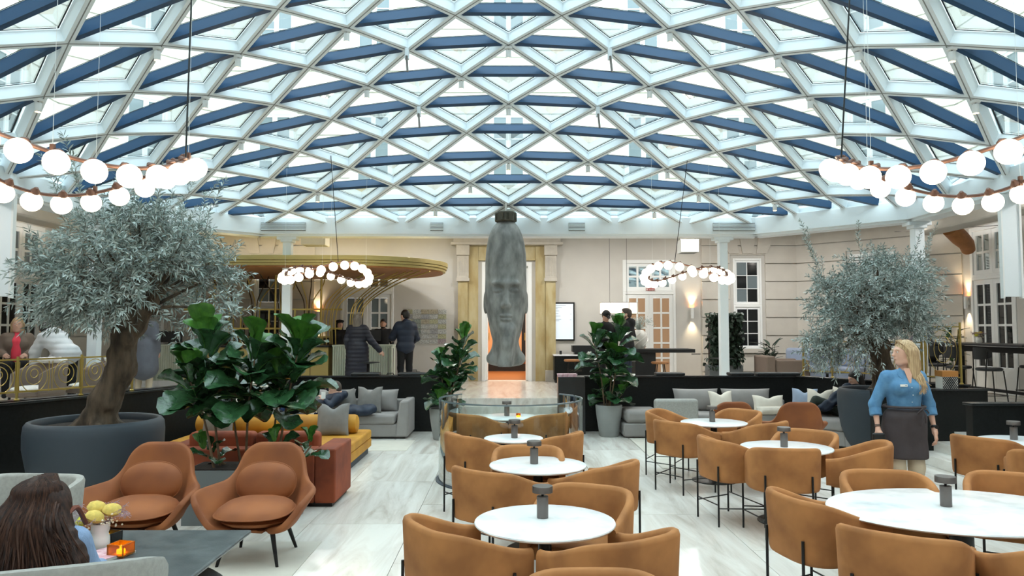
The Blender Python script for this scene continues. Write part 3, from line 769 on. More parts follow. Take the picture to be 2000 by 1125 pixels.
for i, (x, y, rx, ry, sm, bs, lab, lo_) in enumerate(T_):
    t = round_table(rx, ry, stem=sm, base=bs); t.location = (x, y, 0); t['label'] = lab; t['group'] = 'white marble dining tables'
    lp = (x+lo_[0], y+lo_[1], .711); ll = 'grey metal mushroom table lamp ' + L_[i]
    if i == 0: proto_lamp.location = lp; proto_lamp['label'] = ll; proto_lamp['group'] = 'mushroom table lamps'
    else: copy_tree(proto_lamp, lp, .3*i, ll, 'mushroom table lamps')
CH = [
 (-.24,4.20,32,'rust velvet barrel chair, near left of the nearest central table'),
 (.55,4.02,125,'rust velvet barrel chair, near right of the nearest central table'),
 (.46,4.80,245,'rust velvet barrel chair tucked behind the nearest central table'),
 (.36,3.02,-90,'rust velvet barrel chair cut off by the bottom edge, front centre'),
 (-.08,5.80,50,'rust velvet barrel chair, near left of the second central table'),
 (.70,6.02,140,'rust velvet barrel chair, near right of the second central table'),
 (.17,6.49,268,'rust velvet barrel chair tucked behind the second central table'),
 (-.30,7.62,35,'rust velvet barrel chair left of the small central table'),
 (.42,7.66,145,'rust velvet barrel chair right of the small central table'),
 (-.40,9.45,45,'rust velvet barrel chair, left one inside the glass ring'),
 (.40,9.45,135,'rust velvet barrel chair, right one inside the glass ring'),
 (2.05,8.66,38,'rust velvet barrel chair, near left of the table by the corner sofa'),
 (2.10,9.55,-28,'rust velvet barrel chair, far left of the table by the corner sofa'),
 (2.86,8.60,128,'rust velvet barrel chair, near right of the table by the corner sofa'),
 (2.88,9.55,215,'rust velvet barrel chair, far right of the table by the corner sofa'),
 (2.20,7.28,14,'rust velvet barrel chair left of the middle right-hand table'),
 (2.50,6.84,82,'rust velvet barrel chair in front of the middle right-hand table'),
 (3.25,6.98,155,'rust velvet barrel chair right of the middle right-hand table'),
 (2.98,7.56,228,'rust velvet barrel chair behind the middle right-hand table'),
 (2.03,4.82,12,'rust velvet barrel chair at the left end of the oval table'),
 (2.15,4.08,52,'rust velvet barrel chair, near left of the oval table'),
 (2.82,3.82,97,'rust velvet barrel chair in front of the oval table, cut off at corner'),
 (2.72,5.30,262,'rust velvet barrel chair behind the oval table, before the waitress'),
 (3.55,5.22,238,'rust velvet barrel chair, far right of the oval table'),
 (4.80,7.40,30,'rust velvet barrel chair left of the table beside the stairs'),
 (4.80,6.62,62,'rust velvet barrel chair in front of the table beside the stairs')]
proto_chair = barrel_chair()
for i, (x, y, a, lab) in enumerate(CH):
    if i == 0: proto_chair.location = (x,y,0); proto_chair.rotation_euler.z = R(a-90); proto_chair['label'] = lab; proto_chair['group'] = 'rust velvet barrel chairs'
    else: copy_tree(proto_chair, (x,y,0), R(a-90), lab, 'rust velvet barrel chairs')
# small tealight on the table in the ring
tl = thing('tealight_holder', 'small orange glass tealight holder on the table inside the glass ring', 'candle', (.13, 9.68, .711))
MB().lathe([(.0,0),(.025,0),(.033,.02),(.028,.045),(.025,.045),(.028,.02),(.0,.006)], 20).build('cup', 'amber_glass', tl, smooth=True)
MB().lathe([(0,.006),(.018,.006),(.018,.02),(.004,.022),(0,.035)], 14).build('flame', 'flame', tl, smooth=True)
# curved glass ring around the inner table
gr = thing('glass_balustrade', 'curved clear glass balustrade ring around the round table', 'balustrade', (.03, 9.3, 0))
def arc(r0, r1, z0, z1, a0, a1, n=48):
    mb = MB(); rows = []
    for i in range(n+1):
        a = R(a0+(a1-a0)*i/n); c, s = math.cos(a), math.sin(a)
        rows.append([(r0*c,r0*s,z0),(r1*c,r1*s,z0),(r1*c,r1*s,z1),(r0*c,r0*s,z1)])
    mb.grid(rows, closed=True)
    if abs(a1-a0) < 359: mb.f += [(0,1,2,3), tuple(n*4+q for q in (3,2,1,0))]; mb.mi += [0,0]
    return mb
for a0, a1 in ((137,225),(226,314),(315,403)): arc(.882,.894,.012,.99,a0,a1).build('glass_panel', 'clear_glass', gr, smooth=True)
for a0, a1 in ((137,225),(226,314),(315,403)): arc(.879,.897,.975,.992,a0,a1).build('rim', 'grey_pane', gr, smooth=True)
MB().lathe([(0,0),(.93,0),(.93,.01),(.9,.012),(0,.012)], 64).build('base_disc', 'planter_blue', gr, smooth=True)
# ------------------------------------------------------------------ lounge furniture
def catmull(P, n):
    P = [Vector(p) for p in P]; P = [P[0]*2-P[1]] + P + [P[-1]*2-P[-2]]; out = []
    for i in range(1, len(P)-2):
        for k in range(n):
            t = k/n; a, b, c, d = P[i-1:i+3]
            out.append(.5*((2*b)+(c-a)*t+(2*a-5*b+4*c-d)*t*t+(3*b-a-3*c+d)*t*t*t))
    out.append(P[-2]); return out
def lens(name, w, d, h, m, parent, loc, tilt=0, n=2.6, flat=.3):
    """soft cushion: superellipse outline w x d, domed top and flatter underside, piped rim"""
    rows = []; K = 40; mb = MB()
    prof = [(0,1),(.35,.97),(.6,.86),(.8,.64),(.93,.36),(1,0),(.93,-.36*flat),(.7,-.8*flat),(0,-1*flat)]
    for r, z in prof[1:-1]:
        rows.append([(w/2*r*math.copysign(abs(math.cos(2*math.pi*j/K))**(2/n), math.cos(2*math.pi*j/K)), d/2*r*math.copysign(abs(math.sin(2*math.pi*j/K))**(2/n), math.sin(2*math.pi*j/K)), h*z) for j in range(K)])
    mb.grid(rows, closed=True); o = len(mb.v)
    mb.v += [(0,0,h),(0,0,-h*flat)]
    for j in range(K):
        mb.f += [(o, (j+1)%K, j), (o+1, (len(rows)-1)*K+j, (len(rows)-1)*K+(j+1)%K)]; mb.mi += [0,0]
    rim = [Vector(p) for p in rows[4]]
    ob = mb.build(name, m, parent, smooth=True, angle=80)
    ob.matrix_local = Matrix.Translation(loc) @ Matrix.Rotation(R(tilt), 4, 'X')
    MB().tube(rim, .006, 6, closed=True).build('piping', m, ob, smooth=True)
    return ob
def swan_chair():
    """front towards -y"""
    t = thing('swan_armchair', 'x', 'armchair')
    top = [(0,.40,.87),(.15,.40,.865),(.25,.37,.79),(.295,.30,.66),(.345,.22,.585),(.415,.10,.565),(.465,-.05,.56),(.465,-.19,.545),(.41,-.27,.48)]
    mid = [(0,.34,.62),(.17,.34,.61),(.255,.29,.56),(.295,.21,.51),(.325,.12,.475),(.36,.0,.45),(.385,-.12,.43),(.38,-.23,.41),(.35,-.29,.39)]
    bot = [(0,.24,.36),(.14,.24,.355),(.22,.20,.345),(.265,.13,.335),(.285,.04,.325),(.30,-.05,.315),(.30,-.15,.305),(.285,-.25,.30),(.25,-.30,.30)]
    low = [(0,.12,.285),(.07,.12,.283),(.11,.1,.28),(.13,.07,.278),(.14,.02,.275),(.145,-.04,.272),(.145,-.1,.27),(.14,-.18,.27),(.12,-.24,.27)]
    def full(P):
        h = catmull(P, 4); return [Vector((-p.x,p.y,p.z)) for p in h[:0:-1]] + h
    T, M_, B_, Lw = full(top), full(mid), full(bot), full(low)
    rows = []
    for i in range(len(T)):
        col = catmull([T[i], M_[i], B_[i], Lw[i]], 4); rows.append(col)
    mb = MB(); mb.grid(rows)
    # close the belly between the two low edges
    k = len(rows[0]); n = len(rows); h = n//2
    for i in range(h):
        a, b = i*k+k-1, (i+1)*k+k-1; c, d = (n-1-i)*k+k-1, (n-2-i)*k+k-1
        if b == d: mb.f.append((a, b, c))
        else: mb.f.append((a, b, d, c))
        mb.mi.append(0)
    o = mb.build('shell', 'swan_velvet', t, smooth=True, angle=180, solid=.05)
    sb = o.modifiers.new('sub', 'SUBSURF'); sb.levels = 1; sb.render_levels = 1
    lens('seat_cushion', .60, .60, .095, 'swan_velvet', t, (0,-.08,.395), tilt=2)
    lens('seat_pan', .54, .50, .05, 'swan_velvet', t, (0,-.02,.325), tilt=0, flat=1.3)
    lens('back_cushion', .50, .34, .075, 'swan_velvet', t, (0,.17,.565), tilt=76, n=2.3)
    for sx in (-1,1):
        for y0, y1 in ((-.2,-.26),(.14,.26)):
            MB().tube([(sx*.17,y0,.29),(sx*.235,y1,.002)], [.022,.012], 12).build('leg', 'black_metal', t, smooth=True)
    return t
sw = swan_chair(); sw.location = (-2.03,6.12,0); tag(sw, 'rust velvet swan armchair on the right, beside the stone table', 'armchair', 'rust swan armchairs')
copy_tree(sw, (-2.99,6.14,0), R(3), 'rust velvet swan armchair on the left, before the blue planter', 'rust swan armchairs')
copy_tree(sw, (3.02,10.45,0), R(184), 'rust swan armchair seen from behind, left one facing the grey sofa', 'rust swan armchairs')
copy_tree(sw, (3.98,10.4,0), R(172), 'rust swan armchair seen from behind, right one facing the grey sofa', 'rust swan armchairs')

def pillow_mesh(w, h, t, chop=.0, n=22):
    mb = MB(); front, back = [], []
    for j in range(n+1):
        rf, rbk = [], []
        for i in range(n+1):
            u, v = -1+2*i/n, -1+2*j/n
            e = (max(0,1-abs(u)**2.6)*max(0,1-abs(v)**2.6))**.55
            x = u*w/2*(1-.07*(1-v*v)); z = v*h/2*(1-.07*(1-u*u))
            if v > -.2: z -= chop*h*math.exp(-(u/.34)**2)*((v+.2)/1.2)**1.5
            rf.append((x, -t/2*e - .002, z+h/2)); rbk.append((x, t/2*e + .002, z+h/2))
        front.append(rf); back.append(rbk)
    mb.grid(front); mb.grid([r[::-1] for r in back])
    return mb
def pillow(label, x, y, z, w, h, t, m, yaw=0, lean=-15, roll=0, chop=.16, group='scatter cushions'):
    o = pillow_mesh(w, h, t, chop).build('cushion', m, smooth=True, angle=120)
    o.matrix_world = Matrix.Translation((x,y,z)) @ Matrix.Rotation(R(yaw),4,'Z') @ Matrix.Rotation(R(roll),4,'Y') @ Matrix.Rotation(R(lean),4,'X')
    return tag(o, label, 'cushion', group)
def rbox(name, m, parent, x0,y0,z0,x1,y1,z1, b=.03, puff=0):
    o = MB().box(x0,y0,z0,x1,y1,z1).build(name, m, parent, smooth=True, bevel=b, seg=4, angle=50); return o

# rust sofa with its back to the camera
s = thing('rust_sofa', 'boxy rust velvet sofa seen from behind, beside the grey planter box', 'sofa', (-2.72, 8.2, 0))
rbox('base','sofa_rust',s,-.74,-.2,.05,.71,.37,.33); rbox('backrest','sofa_rust',s,-.92,-.4,.04,.70,-.18,.60,.02)
rbox('armrest','sofa_rust',s,.70,-.4,.04,.92,.38,.60,.02); rbox('armrest','sofa_rust',s,-.93,-.17,.04,-.73,.38,.60,.02)
rbox('back_cushion','sofa_rust',s,-.72,-.17,.34,-.02,.02,.74,.05); rbox('back_cushion','sofa_rust',s,.0,-.17,.34,.68,.02,.74,.05)
MB().box(-.88,-.36,0,.88,.34,.04).build('plinth','black_metal',s)
# yellow sofa
s = thing('yellow_sofa', 'mustard yellow velvet sofa with a long bolster roll', 'sofa', (-3.45, 10.35, 0))
rbox('base','sofa_yellow',s,-1.1,-.78,.10,1.4,.85,.22,.015); rbox('seat','sofa_yellow',s,-1.1,-.78,.22,1.4,.85,.35,.03)
MB().box(-1.06,-.74,0,1.36,.80,.10).build('plinth','planter_blue',s)
b = MB().lathe([(0,-1.1),(.10,-1.1),(.125,-1.085),(.135,-1.05),(.135,1.15),(.125,1.185),(.10,1.2),(0,1.2)], 32).build('bolster','sofa_yellow',s,smooth=True)
b.matrix_local = Matrix.Translation((.08,.42,.485)) @ Matrix.Rotation(R(90),4,'Y')
pillow('grey cushion leaning on the yellow bolster roll, right end', -2.48, 10.52, .35, .46, .46, .15, 'cushion_grey', yaw=4, lean=-14)
pillow('grey cushion leaning on the yellow bolster, behind the fig stems', -4.1, 10.52, .35, .46, .5, .15, 'cushion_grey', yaw=-6, lean=-12)
# grey sofa at the far parapet, left
s = thing('grey_sofa', 'light grey sofa against the black parapet under the reception', 'sofa', (-3.55, 13.02, 0))
rbox('base','sofa_grey',s,-.06,-.42,.03,1.66,.42,.24,.02); rbox('seat_cushion','sofa_grey',s,-.05,-.44,.24,1.63,.28,.40,.04); rbox('seat_cushion','sofa_grey',s,-.1,-.44,.24,-.055,.28,.40,.02)
rbox('backrest','sofa_grey',s,-.05,.26,.03,1.85,.45,.60,.03)
a = MB().add([(1.64,-.44,.03),(1.86,-.44,.03),(1.86,.45,.03),(1.64,.45,.03),(1.70,-.36,.62),(1.86,-.36,.63),(1.86,.45,.63),(1.70,.45,.62)],[(0,3,2,1),(4,5,6,7),(0,1,5,4),(1,2,6,5),(2,3,7,6),(3,0,4,7)]).build('armrest','sofa_grey',s,smooth=True,bevel=.03,seg=3,angle=50)
for x in (-1.4,-.62,.5,1.22): pass
for x0,x1 in ((.90,1.60),(.12,.84)):
    o = pillow_mesh(x1-x0,.40,.22,0).build('back_cushion','sofa_grey',s,smooth=True,angle=120); o.matrix_local = Matrix.Translation(((x0+x1)/2,.16,.39)) @ Matrix.Rotation(R(-12),4,'X')
MB().box(-.05,-.4,0,1.8,.4,.03).build('plinth','black_metal',s)
s = thing('angled_sofa', 'light grey sofa along the slanted left parapet behind the figs', 'sofa', (-3.95, 11.98, 0), R(68))
rbox('base','sofa_grey',s,-.6,-.36,.03,.35,.32,.24,.02); rbox('seat_cushion','sofa_grey',s,-.6,-.38,.24,.35,.2,.40,.04); rbox('backrest','sofa_grey',s,-.6,.2,.03,.35,.34,.60,.03)
pillow('dark grey cushion with chopped top on the right of the grey sofa', -2.42, 12.92, .40, .44, .46, .15, 'cushion_grey', yaw=-4, lean=-14)
pillow('dark grey cushion behind the reclining man', -2.80, 12.98, .40, .40, .40, .14, 'cushion_grey', yaw=12, lean=-18, roll=-12)
pillow('grey cushion on the sofa just right of the man\'s elbow', -3.18, 12.72, .40, .42, .42, .14, 'cushion_grey', yaw=4, lean=-14)
pillow('grey cushion on the grey sofa seen between fig stems', -3.9, 12.1, .40, .44, .44, .14, 'cushion_grey', yaw=40)
pillow('pale cushion on the grey sofa far left behind the fig leaves', -4.1, 11.65, .40, .46, .46, .14, 'cushion_cream', yaw=45)
# grey ottoman and corner sofa, right
s = thing('grey_ottoman', 'two-tier light grey ottoman beside the round planter', 'ottoman', (2.26, 12.98, 0))
rbox('base','sofa_grey',s,-.30,-.34,.02,.34,.34,.25,.03); rbox('cushion','sofa_grey',s,-.27,-.35,.25,.33,.34,.47,.07)
s = thing('corner_sofa', 'light grey corner sofa along the black parapet on the right', 'sofa', (3.9, 12.9, 0))
rbox('base','sofa_grey',s,-1.1,-.42,.03,1.0,.42,.26,.02); rbox('backrest','sofa_grey',s,-1.1,.28,.03,1.0,.47,.60,.03)
rbox('seat_cushion','sofa_grey',s,-1.05,-.44,.26,.2,.28,.42,.04); rbox('seat_cushion','sofa_grey',s,.22,-.44,.26,1.0,.28,.42,.04)
for x0,x1 in ((-1.0,-.2),(-.15,.72)):
    o = pillow_mesh(x1-x0,.40,.22,0).build('back_cushion','sofa_grey',s,smooth=True,angle=120); o.matrix_local = Matrix.Translation(((x0+x1)/2,.16,.41)) @ Matrix.Rotation(R(-12),4,'X')
rbox('end_screen','fabric_light',s,-1.5,-.72,.03,-.78,-.56,.70,.05); rbox('end_base','sofa_grey',s,-1.22,-.55,.03,-1.12,.42,.42,.05)
pillow('cream cushion with chopped top on the left of the corner sofa', 3.66, 12.72, .42, .42, .38, .15, 'cushion_cream', yaw=6, lean=-18)
pillow('wide cream cushion on the middle of the corner sofa', 4.42, 12.6, .42, .52, .32, .16, 'cushion_cream', yaw=-4, lean=-20)
pillow('cream bolster cushion lying in front of the wide cream cushion', 4.42, 12.45, .42, .50, .14, .16, 'cushion_cream', chop=0, lean=-30)
s = thing('side_sofa', 'light grey sofa end with armrest beside the blue olive planter', 'sofa', (5.12, 12.3, 0), R(-54))
rbox('base','sofa_grey',s,-.62,-.42,.03,.7,.42,.26,.02); rbox('seat_cushion','sofa_grey',s,-.6,-.44,.26,.68,.28,.42,.04)
rbox('backrest','sofa_grey',s,-.62,.28,.03,.7,.45,.62,.03); rbox('armrest','sofa_grey',s,.70,-.44,.03,.84,.45,.63,.03)
pillow('pale blue cushion with chopped top near the seated person', 5.08, 12.78, .42, .42, .42, .15, 'cushion_blue', yaw=-30, lean=-18)
pillow('cream cushion left of the person with the navy coat', 5.2, 12.45, .42, .42, .44, .15, 'cushion_cream', yaw=-34, lean=-18)
pillow('beige cushion behind the navy coat on the side sofa', 5.48, 12.3, .42, .46, .46, .16, 'cushion_cream', yaw=-50, lean=-16, roll=8)
# low tables in the lounges
s = thing('coffee_table', 'low white coffee table between the swan chairs and corner sofa', 'table', (3.75, 11.35, 0))
MB().lathe([(0,.38),(.35,.38),(.36,.39),(.36,.40),(0,.40)],40).build('tabletop','table_marble',s,smooth=True)
MB().lathe([(.03,.02),(.03,.38)],16).build('stem','black_metal',s,smooth=True); MB().lathe([(.2,0),(.2,.012),(.03,.02)],32).build('base','black_metal',s,smooth=True)
tag(MB().lathe([(0,0),(.035,0),(.038,.09),(.033,.09),(.03,.01),(0,.01)],20).build('dark_cup','smoke_glass',smooth=True,loc=(3.72,11.3,.401)), 'dark glass tumbler on the low white coffee table', 'cup')
s = thing('low_table', 'low white table with flower vase before the reclining man', 'table', (-2.95, 11.82, 0))
MB().box(-.5,-.3,.36,.3,.3,.39).build('tabletop','table_marble',s,bevel=.01); MB().box(-.4,-.2,0,.2,.2,.36).build('pedestal','black_metal',s)

# front-left group: stone table, pouf, chairs
s = thing('stone_table', 'grey stone-topped table in the left foreground', 'table', (-2.8, 4.24, 0))
MB().box(-1.2,-.46,.575,1.2,.46,.60).build('tabletop','table_stone',s,bevel=.012,seg=3)
MB().box(-1.12,-.4,.56,1.12,.4,.575).build('underframe','brass_dark',s)
MB().box(-.7,-.2,0,-.5,.2,.56).build('leg','black_metal',s); MB().box(.35,-.2,0,.55,.2,.56).build('leg','black_metal',s)
s = thing('velvet_pouf', 'dark grey velvet pouf under the corner of the stone table', 'pouf', (-1.89, 4.32, 0))
MB().lathe([(.19,.02),(.215,.05),(.245,.13),(.235,.2),(.245,.22),(.255,.32),(.245,.40),(.2,.435),(0,.45)],40).build('cushion','pouf_dark',s,smooth=True,angle=80)
MB().lathe([(0,0),(.19,0),(.19,.02),(0,.02)],32).build('base','black_metal',s)
def tub_chair(name, label, loc, rz, m='fabric_light', H=.88, W=.34, pw=.6):
    t = thing(name, label, 'chair', loc, rz)     # faces +y
    rows = []; n = 32
    for i in range(n+1):
        a = R(-20) - R(140)*i/n if False else R(170 + 200*i/n)
        c, s_ = math.cos(a), math.sin(a)
        x = W*math.copysign(abs(c)**pw, c); y = W*math.copysign(abs(s_)**(pw+.1), s_)
        f = max(0, min(1, (.12 - y)/(.12+W))); zt = .66 + (H-.66)*f**.6
        rows.append([(x*.9,y*.9,.36),(x*.985,y*.985,.38),(x,y,.45),(x*1.04,y*1.06,zt-.02),(x*1.02,y*1.04,zt),(x*.93,y*.95,zt),(x*.90,y*.92,zt-.02),(x*.86,y*.86,.47)])
    mb = MB(); mb.grid(rows); k = 8; mb.f += [tuple(range(k)), tuple(range(n*k, n*k+k))[::-1]]; mb.mi += [0,0]
    mb.build('shell', m, t, smooth=True, angle=60)
    MB().prism([(W*.88*math.cos(2*math.pi*j/28), W*.88*math.sin(2*math.pi*j/28)) for j in range(28)], .37, .46).build('seat', m, t, smooth=True, bevel=.025, seg=3)
    for x, y in ((-.24,-.24),(.24,-.24),(-.24,.24),(.24,.24)): MB().tube([(x*.85,y*.85,.37),(x,y,0)],[.018,.011],10).build('leg','black_metal',t,smooth=True)
    return t
tub_chair('tub_chair', 'light grey curved tub chair carrying the long-haired woman', (-2.08,3.5,0), R(20), H=.87, W=.44)
tub_chair('tub_chair', 'light grey tub chair across the stone table, left edge', (-3.42,5.08,0), R(176), H=.80, W=.38, pw=.32)
# things on the stone table
def dried_bouquet(parent, rnd, r=.12, h=.13, big=3):
    for k in range(big):
        a = 2*math.pi*k/big + .4; x, y, z = .045*math.cos(a)*r/.12, .045*math.sin(a)*r/.12, h + .035*rnd.random()
        o = MB().lathe([(0,-.012),(.03,-.012),(.042,.004),(.036,.02),(.02,.03),(0,.033)], 16).build('bloom', 'flower_yellow', parent, smooth=True); o.location = (x,y,z); o.rotation_euler = (rnd.uniform(-.4,.4), rnd.uniform(-.4,.4), 0); o.scale = (r/.12,)*3
    o = MB().lathe([(0,-.012),(.025,-.012),(.034,.004),(.03,.018),(0,.03)], 14).build('bloom', 'flower_lime', parent, smooth=True); o.location = (-.06*r/.12,-.03*r/.12,h-.02); o.rotation_euler = (.2,-.6,0); o.scale = (r/.12,)*3
    mb = MB()
    for k in range(110):
        a, q = rnd.uniform(0,6.28), rnd.uniform(.2,.75)*r; z = h - .01 + rnd.uniform(-.05,.03)
        s_ = rnd.uniform(.004,.008); mb.lathe([(0,-s_),(s_,0),(0,s_)], 6, c=(q*math.cos(a), q*math.sin(a), z))
    o = mb.build('small_blossoms', 'flower_cream', parent); o['kind'] = 'stuff'
    mb = MB()
    for k in range(26):
        a = rnd.uniform(0,6.28); q = rnd.uniform(.7,1.1)*r; e = Vector((q*math.cos(a), q*math.sin(a), h+rnd.uniform(.0,.05)))
        mb.tube([(0,0,h-.06), e*.6+Vector((0,0,h*.36)), e], .0012, 4)
        for j in range(7):
            p = e + Vector((rnd.uniform(-.02,.02), rnd.uniform(-.02,.02), rnd.uniform(-.02,.015))); mb.tube([e, p], .0012, 3); mb.lathe([(0,-.003),(.003,0),(0,.003)], 5, c=p)
    o = mb.build('sprigs', 'flower_mauve', parent); o['kind'] = 'stuff'
rnd = random.Random(5)
vp = onz(195, 1070, .60)
v = thing('flower_vase', 'cream ceramic vase of dried yellow flowers on the stone table', 'vase', vp)
MB().lathe([(0,0),(.045,0),(.052,.01),(.05,.06),(.042,.085),(.048,.10),(.05,.14),(.045,.14),(.04,.1),(0,.09)],28).build('pot','ceramic',v,smooth=True)
dried_bouquet(v, rnd, .15, .18)
def candle_box(name, label, loc, m, lit=True):
    t = thing(name, label, 'candle', loc, R(-12)); w, h = .05, .07
    mb = MB()
    for a, b in (((-w,-w),(w,-w+.008)),((-w,w-.008),(w,w)),((-w,-w+.008),(-w+.008,w-.008)),((w-.008,-w+.008),(w,w-.008))): mb.box(a[0],a[1],.012,b[0],b[1],h)
    mb.box(-w,-w,.005,w,w,.014); mb.build('holder', m, t, bevel=.002)
    for x in (-.04,.04):
        for y in (-.04,.04): MB().box(x-.01,y-.01,0,x+.01,y+.01,.006).build('foot','bulb_glass',t)
    MB().lathe([(0,.014),(.02,.014),(.02,.035),(.005,.036),(.0055,.045),(0,.058)],14).build('flame','flame',t,smooth=True)
    return t
candle_box('candle_holder', 'dark smoked glass tealight box on the stone table', onz(213,1062,.60), 'smoke_glass')
candle_box('candle_holder', 'amber glass tealight box on the stone table', onz(236,1085,.60), 'amber_glass')
bk = thing('magazine', 'magazine with pink cover on the stone table', 'magazine', onz(196,1088,.60), R(-30))
MB().box(-.10,-.14,.0,.10,.14,.012).build('pages','paper_white',bk); MB().box(-.102,-.142,.012,.102,.142,.014).build('cover','paper_pink',bk)
# small white vase with yellow flowers in front of the reclining man
v = thing('flower_vase', 'small white vase of yellow flowers before the reclining man', 'vase', (-3.1,11.72,.39))
MB().lathe([(0,0),(.05,0),(.055,.02),(.05,.09),(.04,.11),(.045,.14),(.04,.14),(0,.1)],24).build('pot','ceramic',v,smooth=True)
dried_bouquet(v, rnd, .15, .2)
# rugs
for lab, x0,y0,x1,y1 in (('flat pale rug under the swan chairs and stone table',-4.2,2.4,-1.62,6.55),('flat pale rug before the grey reception sofa',-4.9,11.35,-1.55,12.4),('flat pale rug under the corner sofa group',2.05,9.9,5.0,12.62)):
    tag(MB().box(x0,y0,.0005,x1,y1,.006).build('floor_rug','rug'), lab, 'rug', 'pale rugs')
# ------------------------------------------------------------------ lamps and fixtures
def globe_mesh():
    mb = MB(); prof = [(.075*math.sin(math.pi*i/12), -.075*math.cos(math.pi*i/12)) for i in range(13)]; prof[0] = (0,-.075); prof[-1] = (0,.075)
    mb.lathe(prof, 20); me = mb.mesh('globe'); me.materials.append(MATS['glow_globe']); me.polygons.foreach_set('use_smooth', [True]*len(me.polygons)); return me
def socket_mesh():
    me = MB().lathe([(.0,.0),(.034,.0),(.034,.012),(.02,.03),(.012,.045),(0,.045)], 16).mesh('socket'); me.materials.append(MATS['copper']); return me
GM, SM = globe_mesh(), socket_mesh()
def chandelier(label, c, sgn, Rr=.71, amp=.13, N=24, cable=None):
    t = thing('ring_chandelier', label, 'chandelier', c, group='globe ring chandeliers')
    def pos(a, dr=0, dz=0):
        x, y = math.cos(a), math.sin(a); return Vector(((Rr+dr)*x, (Rr+dr)*y, sgn*2*amp*x*y+dz))
    MB().tube([pos(2*math.pi*i/96) for i in range(96)], .013, 8, closed=True).build('ring_tube', 'copper', t, smooth=True)
    for i in range(N):
        a = 2*math.pi*(i+.5)/N
        g = inst('globe', GM, t, Matrix.Translation(pos(a, .055, -.062)))
        out = Vector((math.cos(a), math.sin(a), -1.05)).normalized()
        q = out.to_track_quat('-Z', 'Y').to_matrix().to_4x4()
        s = inst('socket', SM, g, Matrix.Translation(-out*.086) @ q); 
    for a in (20, 110, 200, 290):
        p = pos(R(a)); MB().box(-.012,-.012,-.02,.012,.012,.05).build('hanger', 'copper', t, loc=p)
        w = Vector(c)+p; zt = zroof(w.x, w.y)-.1
        MB().cyl(p+Vector((0,0,.04)), (p.x, p.y, zt-c[2]), .0016, 4).build('wire', 'white_paint', t)
    if cable:
        p = pos(R(cable[0])); w = Vector(c)+p+Vector((cable[1], cable[2], 0)); zt = zroof(w.x, w.y)-.1
        MB().cyl(p, (w.x-c[0], w.y-c[1], zt-c[2]), .006, 6).build('power_cable', 'black_metal', t)
    return t
chandelier('ring of glowing globes hanging at the near left', (-3.0,5.1,3.0), 1, cable=(10,-.1,.3))
chandelier('ring of glowing globes hanging at the near right', (3.08,5.1,3.0), -1, cable=(170,.3,.2))
chandelier('ring of glowing globes hanging before the brass canopy', (-3.28,13.3,2.88), -1, cable=(-60,-.2,.2))
chandelier('ring of glowing globes hanging before the glazed double doors', (3.22,13.3,2.88), 1, cable=(240,.3,.2))
def proj(p):
    v = CRI @ (Vector(p)-Vector((0,0,EYE)))
    return (1000+v.x/-v.z*1444.4, 562.5-v.y/-v.z*1444.4) if v.z < -.1 else (-9e3, -9e3)
NODES = [Vector(node(r, c)) for r in range(1, NR-1) for c in range(-6, 7) if clip_seg(node(r,c), (0,7.5,5)) and len(inside_clip([node(r,c), node(r,c), node(r,c)])) > 0]
def near_node(px, py):
    return min(NODES, key=lambda n: (proj(n)[0]-px)**2+(proj(n)[1]-py)**2)
def place(px, py):
    h = 'at the far left' if px < 350 else 'left' if px < 720 else 'left of centre' if px < 930 else 'on the centre line' if px < 1050 else 'right of centre' if px < 1330 else 'right' if px < 1600 else 'at the far right'
    v = ', top row' if py < 70 else ', near the top' if py < 125 else ', high up' if py < 165 else ', at mid height' if py < 240 else ', fairly low' if py < 330 else ', above the ring beam'
    return h + v
# spotlights at the roof nodes
def spotlight():
    t = thing('roof_spotlight', 'x', 'spotlight')
    MB().lathe([(0,0),(.055,0),(.055,-.03),(.05,-.034),(0,-.034)], 20).build('mount', 'white_paint', t, smooth=True)
    MB().lathe([(0,-.05),(.036,-.05),(.038,-.055),(.038,-.16),(.034,-.165),(.03,-.15),(0,-.15)], 20).build('head', 'white_paint', t, smooth=True)
    MB().cyl((0,0,-.03),(0,0,-.06),.01,8).build('pivot', 'grey_metal', t)
    MB().lathe([(0,-.152),(.029,-.152),(.029,-.155),(0,-.155)], 16).build('lens', 'lamp_glow', t)
    return t
sp = spotlight(); k = 0; used = []
for px, py in ((685,35),(483,90),(413,183),(122,205),(717,148),(470,270),(988,62),(895,125),(988,183),(988,300),(1290,35),(1257,148),(1490,95),(1630,95),(1790,100),(1143,303),(1300,318),(1360,370),(610,370),(845,392),(1275,400),(1555,180),(335,90),(910,350),(1510,390),(60,230),(1650,215),(1890,130)):
    n = near_node(px, py)
    if n in used: continue
    used.append(n); q = proj(n)
    lab = 'small white roof spotlight ' + place(*q)
    if k == 0: o = sp; o.location = n-Vector((0,0,.17))
    else: o = copy_tree(sp, n-Vector((0,0,.17)))
    o['label'] = lab; o['group'] = 'roof spotlights'; k += 1; o['px'] = q[0]
SPOTS = [o for o in bpy.data.objects if o.get('group') == 'roof spotlights']
for lab in {o['label'] for o in SPOTS}:
    same = sorted((o for o in SPOTS if o['label'] == lab), key=lambda o: o['px'])
    if len(same) > 1:
        for o, w in zip(same, ('left one', 'right one', 'rightmost one')): o['label'] = lab + ', ' + w
for o in SPOTS: del o['px']
